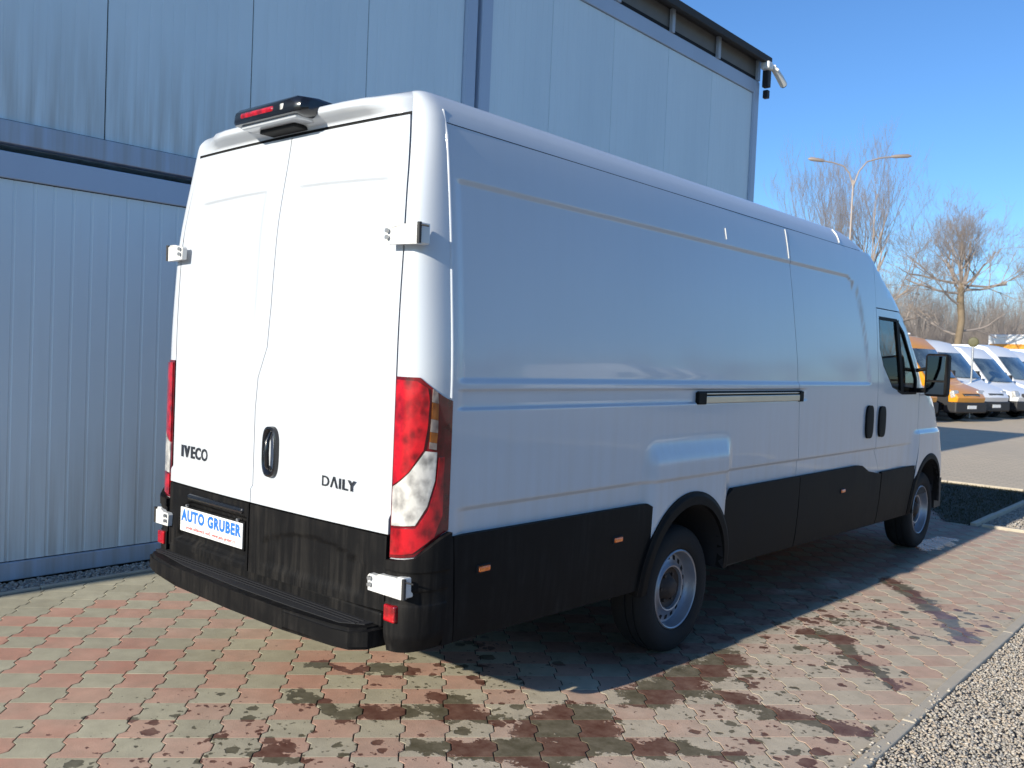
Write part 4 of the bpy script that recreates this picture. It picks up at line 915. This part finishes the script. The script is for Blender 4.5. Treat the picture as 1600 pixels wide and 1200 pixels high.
#PART4
# ------------------------------------------------------------------ parked vans in the background
M['yellow'] = simple('yellow_paint', (.72, .30, .02), .3, coat=.6, var=.06); M['bgwhite'] = simple('white_van_paint', (.78, .79, .80), .3, coat=.6, var=.04)
M['bgblack'] = simple('bumper_black', (.02, .02, .022), .6)
def fvan(paint, low=.55, roof=2.82, nose=1.22):
    """a delivery van: nose at x = 0 pointing +x, body running back to -6; 2 m wide"""
    E_ = empty('parked_van')
    prof = [(-6.0, low), (-6.02, 1.4), (-5.95, roof - .12), (-5.75, roof), (-2.75, roof), (-2.35, roof - .10), (-1.95, roof - .42), (-1.10, nose + .13), (-.95, nose + .04), (-.30, nose - .16), (-.06, nose - .36), (.0, .80), (-.02, low)]
    b = MB(); VV = []; hwid = lambda x, z: .99 - .13 * ss(1.0, roof, z) - .16 * ss(-.9, 0.0, x) ** 2
    secs = [(-1, 1.0, .0), (-.96, 1.0, .03), (-.6, 1.0, .05), (0, 1, .065), (.6, 1, .05), (.96, 1, .03), (1, 1.0, .0)]
    n = len(prof)
    for (k, _, cr_) in secs:
        for (x, z) in prof:
            ed = .96 if abs(k) == 1 else 1; zz = low + (z - low) * (1 if abs(k) < 1 else .985)
            VV.append((x + (cr_ * 1.6 if x > -2.6 and z > low else 0), k * hwid(x, z), zz + (cr_ * .5 if z > roof - .2 else 0)))
    F = []
    for i in range(len(secs) - 1):
        for j in range(n): F.append((i * n + j, (i + 1) * n + j, (i + 1) * n + (j + 1) % n, i * n + (j + 1) % n))
    F += [tuple(range(n)), tuple(range((len(secs) - 1) * n, len(secs) * n))[::-1]]
    b.raw(VV, F, paint, True); b.build('body', E_, edge=30)
    # windscreen
    def scr(off, x0, x1, k0, k1, name, m):
        q = MB(); N = 8; VV = []
        for j in range(5):
            s_ = j / 4; x = x0 + (x1 - x0) * s_; z = nose + .13 + (roof - .42 - nose - .13) * ((x + 1.10) / (-.85)) 
            for i in range(N + 1):
                k = k0 + (k1 - k0) * i / N; VV.append((x + .10 * (1 - k * k) + off, k * (hwid(x, z)), z + off * .9))
        q.raw(VV, [(j * (N + 1) + i, j * (N + 1) + i + 1, (j + 1) * (N + 1) + i + 1, (j + 1) * (N + 1) + i) for j in range(4) for i in range(N)], m, True); return q.build(name, E_)
    scr(.03, -1.14, -1.90, -.90, .90, 'windscreen', 'dglass')
    for sg in (1, -1):
        def pt(x, z, o=.012): return (x, sg * (hwid(x, z) + o), z)
        q = MB(); P_ = [(-1.22, nose + .10), (-2.0, nose + .86), (-2.55, nose + .90), (-2.62, nose + .12)]; P_ = [(-1.30, nose + .10), (-1.95, nose + .80), (-2.55, nose + .84), (-2.60, nose + .10)]
        q.raw([pt(*p) for p in P_], [(0, 1, 2, 3) if sg < 0 else (3, 2, 1, 0)], 'dglass'); q.build('side_window', E_)
        q = MB(); q.raw([pt(-5.9, low + .02), pt(-5.9, low + .32), pt(-.25, low + .32), pt(-.25, low + .02)], [(0, 1, 2, 3) if sg < 0 else (3, 2, 1, 0)], 'bgblack'); q.build('side_cladding', E_)
        q = MB(); y0, y1 = sorted((sg * 1.04, sg * 1.22)); q.bbox(-1.42, -1.30, y0, y1, nose + .10, nose + .46, 'bgblack', .03); q.tube([(-1.4, sg * .92, nose + .18), (-1.36, sg * 1.06, nose + .2)], .025, 'bgblack', 6); q.build('wing_mirror', E_)
        q = MB(); y0, y1 = sorted((sg * .56, sg * .87)); mt_ = Matrix.Translation((-.12, 0, .90)) @ Matrix.Rotation(math.radians(-18), 4, 'Y'); q.bbox(-.10, .06, y0, y1, -.10, .14, 'clear', .03, mt_); q.build('headlight', E_)
        q = MB(); q.box(.03, .05, min(sg * .62, sg * .76), max(sg * .62, sg * .76), .42, .50, 'clear'); q.build('fog_lamp', E_)
        for wx in (-.95, -4.7):
            w_ = MB(); mt_ = Matrix.Translation((wx, 0, .35)) @ Matrix.Rotation(PI / 2 * sg, 4, 'Z')
            w_.lathe([(.10, .93), (.16, .90), (.205, .93), (.22, .95), (.30, .955), (.345, .94), (.355, .90), (.355, .76), (.33, .73)], 'rubber', 24, mt_, mats=['steel', 'steel', 'steel', 'rubber', 'rubber', 'rubber', 'rubber', 'rubber']); w_.lathe([(.0, .92), (.10, .93)], 'hub', 16, mt_); w_.build('wheel', E_)
            a_ = MB(); VV = [pt(wx + .47 * math.cos(t), .35 + .47 * math.sin(t), .014) for t in np.linspace(-.1, PI + .1, 14)]; a_.raw(VV, [tuple(range(14)) if sg > 0 else tuple(range(14))[::-1]], 'gap'); a_.build('wheel_arch', E_)
    q = MB(); q.bbox(-.42, .055, -.90, .90, .30, .66, 'bgblack', .05); q.build('front_bumper', E_)
    q = MB(); q.bbox(-.05, .04, -.46, .46, .72, .94, 'bgblack', .02)
    q.build('grille', E_)
    for zz in (.77, .83, .89):
        q = MB(); q.bbox(.035, .052, -.42, .42, zz - .012, zz + .012, 'zinc', .004); q.build('grille_bar', E_)
    q = MB(); q.box(.06, .068, -.26, .26, .44, .55, 'plate_white'); q.build('licence_plate', E_)
    q = MB(); q.box(-5.9, -.5, -.85, .85, .35, .57, 'chassis'); q.build('underbody', E_)
    return E_
def copy_tree(o, parent=None):
    c = o.copy(); C.objects.link(c)
    if parent: c.parent = parent
    for ch in list(o.children): copy_tree(ch, c)
    return c
GR = 'vans parked in a row at the far side of the yard'
yv = fvan('yellow', nose=1.24, roof=2.86); wv = fvan('bgwhite', nose=1.26, roof=2.80); wv2 = fvan('bgwhite', nose=1.15, roof=2.66)
# roof bars and beacons
for v_ in (yv,):
    b = MB(); [b.tube([(x_, -.75, 2.93), (x_, .75, 2.93)], .03, 'zinc', 6) for x_ in (-2.9, -3.9, -4.9)]; [b.tube([(-2.8, y_, 2.96), (-5.2, y_, 2.96)], .03, 'bgwhite', 6) for y_ in (-.7, .7)]; b.build('roof_rack', v_)
spots = [(yv, -5.3, 27.2, 'nearest yellow van of the far row, mostly hidden behind the white panel van and mirror'),
         (yv, -4.6, 30.1, 'yellow delivery van beside the wing mirror, in front of the first white van'),
         (wv, -4.5, 32.9, 'white van with a black grille standing just behind the yellow van'),
         (wv2, -4.0, 35.7, 'lower white van with a long bonnet, second white one behind the yellow van'),
         (wv, -3.7, 38.4, 'third white van behind the yellow van in the far row'),
         (wv2, -3.4, 41.2, 'low white van just left of the right edge of the photo'),
         (wv, -3.1, 44.0, 'tall white van cut by the right edge of the photo'),
         (wv2, -2.8, 46.8, 'farthest white van of the far row'),
         (wv, 13.5, 24.0, 'white van parked across the yard to the right, first of four'),
         (wv2, 15.0, 28.6, 'white van parked across the yard to the right, second of four'),
         (wv, 16.8, 33.5, 'white van parked across the yard to the right, third of four'),
         (wv2, 18.5, 38.6, 'white van parked across the yard to the right, last of four')]
used = set()
for src, x, y, lab in spots:
    o = src if src.name not in used else copy_tree(src); used.add(src.name)
    o.location = (x, y, 0); o.rotation_euler = (0, 0, math.radians(-16 if x < 5 else 172)); tagc(o, lab, 'van', GR)
# box trailer with orange stripe behind the row
TR = empty('box_trailer', (-4.1, 53.5, 0), math.radians(-12), label='white box trailer with an orange stripe standing behind the row of vans', cat='trailer')
M['orange_p'] = simple('orange_stripe', (.80, .33, .04), .4, var=.05)
b = MB(); b.bbox(-5.5, 8, -1.2, 1.2, 1.1, 3.85, 'bgwhite', .05); b.build('box', TR)
b = MB(); b.box(-5.4, 7.9, -1.212, -1.204, 2.85, 3.32, 'orange_p'); b.build('stripe', TR)
for k in range(9):
    b = MB(); b.bbox(-1.2 + k * .95, -.95 + k * .95, -1.235, -1.202, 3.48 + .06 * (k % 2), 3.62 + .06 * (k % 2), 'chassis', .02); b.build('vent', TR)
b = MB()
for x in (-4, 4.5, 5.8):
    for s_ in (-1.1, 1.1): b.tube([(x, s_ - .12, .5), (x, s_ + .12, .5)], .5, 'rubber', 18)
b.box(-5.3, 7.8, -.5, .5, .8, 1.1, 'chassis'); b.build('running_gear', TR)
# beacon pole between the vans
BP = empty('round_convex_mirror', (-5.35, 33.0, 0), label='round yellowish traffic mirror on a thin post between the yellow and white vans', cat='mirror')
b = MB(); b.tube([(0, 0, 0), (0, 0, 2.75)], .035, 'zinc', 8); b.build('post', BP)
M['olive'] = simple('olive_back', (.09, .085, .035), .6)
b = MB(); mt_ = Matrix.Translation((0, 0, 2.75)) @ Matrix.Rotation(math.radians(-80), 4, 'Z'); b.lathe([(0, .05), (.10, .06), (.165, .04), (.18, .0), (.165, -.03), (0, -.04)], 'olive', 24, mt_); b.build('mirror_disc', BP, edge=40)

# ------------------------------------------------------------------ lamps, trees
M['galv'] = simple('lamp_post_grey', (.36, .30, .26), .5, .3); M['bark'] = simple('bare_bark', (.20, .15, .095), .9, var=.3, nscale=3); M['twig'] = simple('bare_twigs', (.31, .26, .225), .9, var=.2, nscale=2); M['bark2'] = simple('distant_wood', (.30, .27, .25), .95, var=.25, nscale=.3)
def street_lamp(x, y, H, arms, label, h0=.065):
    E_ = empty('street_lamp', (x, y, 0), label=label, cat='street lamp')
    b = MB(); b.tube([(0, 0, 0), (0, 0, 1.2), (0, 0, H - .6), (0, 0, H)], [h0, h0, h0 * .62, h0 * .55], 'galv', 10); b.build('pole', E_)
    for (dx, dy, rise, L) in arms:
        b = MB(); d = Vector((dx, dy, 0)).normalized(); pts = [Vector((0, 0, H - .3)), d * L * .10 + Vector((0, 0, H + rise * .35)), d * L * .25 + Vector((0, 0, H + rise * .75)), d * L * .5 + Vector((0, 0, H + rise * .92)), d * L * .75 + Vector((0, 0, H + rise))]
        b.tube(pts, .032, 'galv', 8); b.build('arm', E_)
        b = MB(); b.tube([d * L * .72 + Vector((0, 0, H + rise)), d * L * .78 + Vector((0, 0, H + rise + .01)), d * L * 1.05 + Vector((0, 0, H + rise + .06)), d * L * 1.12 + Vector((0, 0, H + rise + .06))], [.035, .075, .085, .03], 'galv', 10); b.build('lamp_head', E_)
street_lamp(-11.1, 35.8, 9.6, [(-.75, -.66, .75, 1.75), (.75, .66, 1.05, 2.15)], 'double-armed street lamp rising behind the van roof in front of the bare tree')
street_lamp(-10.2, 74, 11.2, [(1, .3, .3, .5)], 'thin pale lamp mast at the right, beyond the second bare tree')
def branch(V, F, p, d, L, r, depth, maxd, up, spread, nseg=3, ch=3, thin=.55):
    pts = [p.copy()]; rad = [r]; dd = d.copy()
    for i in range(nseg):
        dd = (dd + Vector(rng.normal(0, .10, 3)) + Vector((0, 0, up * .12))).normalized(); pts.append(pts[-1] + dd * L / nseg); rad.append(r * (1 - .45 * (i + 1) / nseg))
    sides = 6 if depth < 2 else (4 if depth == 2 else 3)
    b0 = len(V)
    for i, q in enumerate(pts):
        a = dd.orthogonal().normalized(); b_ = dd.cross(a)
        for k in range(sides):
            t = 2 * PI * k / sides; V.append(tuple(q + (a * math.cos(t) + b_ * math.sin(t)) * rad[i]))
    for i in range(nseg):
        for k in range(sides): F.append((b0 + i * sides + k, b0 + i * sides + (k + 1) % sides, b0 + (i + 1) * sides + (k + 1) % sides, b0 + (i + 1) * sides + k))
    if depth >= maxd: return
    for k in range(ch + (1 if rng.random() < .4 else 0)):
        s_ = rng.uniform(.35, 1.0) if depth else rng.uniform(.7, 1.0); i = min(int(s_ * nseg), nseg - 1); q = pts[i].lerp(pts[i + 1], s_ * nseg - i)
        nd = (dd + Vector(rng.normal(0, spread, 3))); nd.z = nd.z * .8 + up * .35; nd.normalize()
        branch(V, F, q, nd, L * rng.uniform(.55, .85), max(rad[i] * thin, .0034), depth + 1, maxd, up, spread, 3, ch, thin)
def vshape(H, head, stems, L, maxd, ch, up=1.0, spread=.5, trunk=.24, limbs=()):
    TV, TF, CV, CF = [], [], [], []
    tb = MB(); M['_'] = M['gap']; tb.tube([(rng.normal(0, .04), rng.normal(0, .04), head * s_) for s_ in (0, .12, .3, .5, .7, .85, 1.0)], [trunk * k for k in (1.35, 1.05, .95, .88, .82, .88, .7)], 'gap', 9); TV, TF = [Vector(v) for v in tb.v], [f for f in tb.f if len(f) == 4]
    for k in range(stems):
        a = 2 * PI * k / stems + rng.uniform(-.3, .3); el = rng.uniform(.4, 1.35); d = Vector((math.cos(a) * math.cos(el), math.sin(a) * math.cos(el), math.sin(el)))
        branch(CV, CF, Vector((0, 0, head * rng.uniform(.90, 1.0))), d, L * rng.uniform(.6, 1), trunk * .38, 1, maxd, up, spread, 4, ch)
    for (hz, a, L_) in limbs:
        d = Vector((math.cos(a), math.sin(a), .12)); branch(CV, CF, Vector((0, 0, hz)), d, L_, trunk * .33, 1, maxd, .5, spread, 5, ch)
    return TV, TF, CV, CF
def tree(x, y, shp, label, mt='bark', group=None):
    E_ = empty('bare_tree', (x, y, 0), label=label, cat='tree', group=group)
    TV, TF, CV, CF = shp
    b = MB(); b.raw(TV, TF, mt, True); b.build('trunk', E_); b = MB(); b.raw(CV, CF, 'twig', False); b.build('crown', E_); return E_
tree(-13.6, 43.4, vshape(13, 4.2, 9, 4.5, 6, 3, 1.3, .38, .22, limbs=[(3.9, .7, 3.6), (4.3, .9, 3.2), (3.6, 3.6, 3.0), (4.6, -.6, 2.5)]), 'tall many-stemmed bare tree behind the double street lamp')
AR = math.atan2(cr.y, cr.x)
tree(-9.4, 46.4, vshape(10, 6.1, 8, 2.3, 6, 3, 1.1, .55, .20, limbs=[(6.0, AR + .2, 2.6), (6.1, AR + PI - .2, 2.6), (5.9, AR + 1.2, 2.2), (6.0, AR - 1.3, 2.2), (5.6, AR + PI, 2.9), (5.75, AR, 2.5), (3.7, AR + .3, 2.2), (3.5, AR + PI - .3, 1.6), (5.0, AR + PI + .5, 1.8)]), 'pollarded bare tree with a thick trunk standing behind the white vans')
tree(-21, 60, vshape(11, 3.6, 7, 3.6, 5, 3, 1.1, .42, .2), 'bare tree low behind the van windscreen at the left of the far trees')
tree(-8.2, 66, vshape(11, 4.2, 7, 3.4, 5, 3, 1.2, .4, .2), 'bare tree by the thin mast at the right edge')
# far woods: one mass
def wood(shapes, name, label, P_, sc, mat):
    V, F = [], []
    for (x, y) in P_:
        CV, CF = shapes[rng.integers(0, len(shapes))]; s_ = sc * rng.uniform(.75, 1.2); a = rng.uniform(0, 6.28); ca, sa = math.cos(a) * s_, math.sin(a) * s_
        A = np.array(CV); b0 = sum(len(v) for v in V); V.append(np.stack([A[:, 0] * ca - A[:, 1] * sa + x, A[:, 0] * sa + A[:, 1] * ca + y, A[:, 2] * s_], -1)); F.append((np.array(CF) + b0) if len(CF) else None)
    V = np.concatenate(V); Fq = np.concatenate(F); me = bpy.data.meshes.new(name)
    me.vertices.add(len(V)); me.vertices.foreach_set('co', V.reshape(-1).astype('f')); me.loops.add(len(Fq) * 4); me.loops.foreach_set('vertex_index', Fq.reshape(-1).astype('i'))
    me.polygons.add(len(Fq)); me.polygons.foreach_set('loop_start', (np.arange(len(Fq)) * 4).astype('i')); me.update(calc_edges=True); me.materials.append(M[mat])
    return link_mesh(name, me, None, label=label, cat='woods', kind='stuff')
shp = []
for k in range(4):
    TV, TF, CV, CF = vshape(9, 2.2, 8, 4.0, 4, 4, 1.4, .42, .15); n0 = len(TV); shp.append((TV + CV, TF + [tuple(i + n0 for i in f) for f in CF]))
Pw = []
for k in range(230):
    t = rng.uniform(0, 1); dist = rng.uniform(78, 125); ang = math.radians(rng.uniform(-32, -5) if k < 150 else rng.uniform(-5, 75)); Pw.append((3.5 + dist * math.sin(ang), -2.3 + dist * math.cos(ang)))
wood(shp, 'far_woods', 'grey brown band of leafless woods on the horizon behind the vans', Pw, .95, 'bark2')
shp = []
for k in range(3):
    V, F = [], []
    for q in range(7):
        a = rng.uniform(0, 6.28); branch(V, F, Vector((rng.normal(0, .5), rng.normal(0, .5), 0)), Vector((math.cos(a) * .4, math.sin(a) * .4, 1)).normalized(), 1.9, .03, 1, 4, 1.1, .4, 3, 4)
    shp.append((V, F))
wood(shp, 'far_bushes', 'reddish brown leafless bushes behind the row of vans', [(3.5 + d * math.sin(a), -2.3 + d * math.cos(a)) for d, a in [(rng.uniform(56, 76), math.radians(rng.uniform(-26, -7))) for _ in range(60)]], 1.15, 'twig')
# haze
hz = NT('haze_air'); hz.t.nodes.remove(hz.b); pv = hz.n('ShaderNodeVolumePrincipled'); pv.inputs['Color'].default_value = (.80, .90, 1, 1); pv.inputs['Density'].default_value = .0016; hz.l(pv.outputs[0], hz.out.inputs[1])
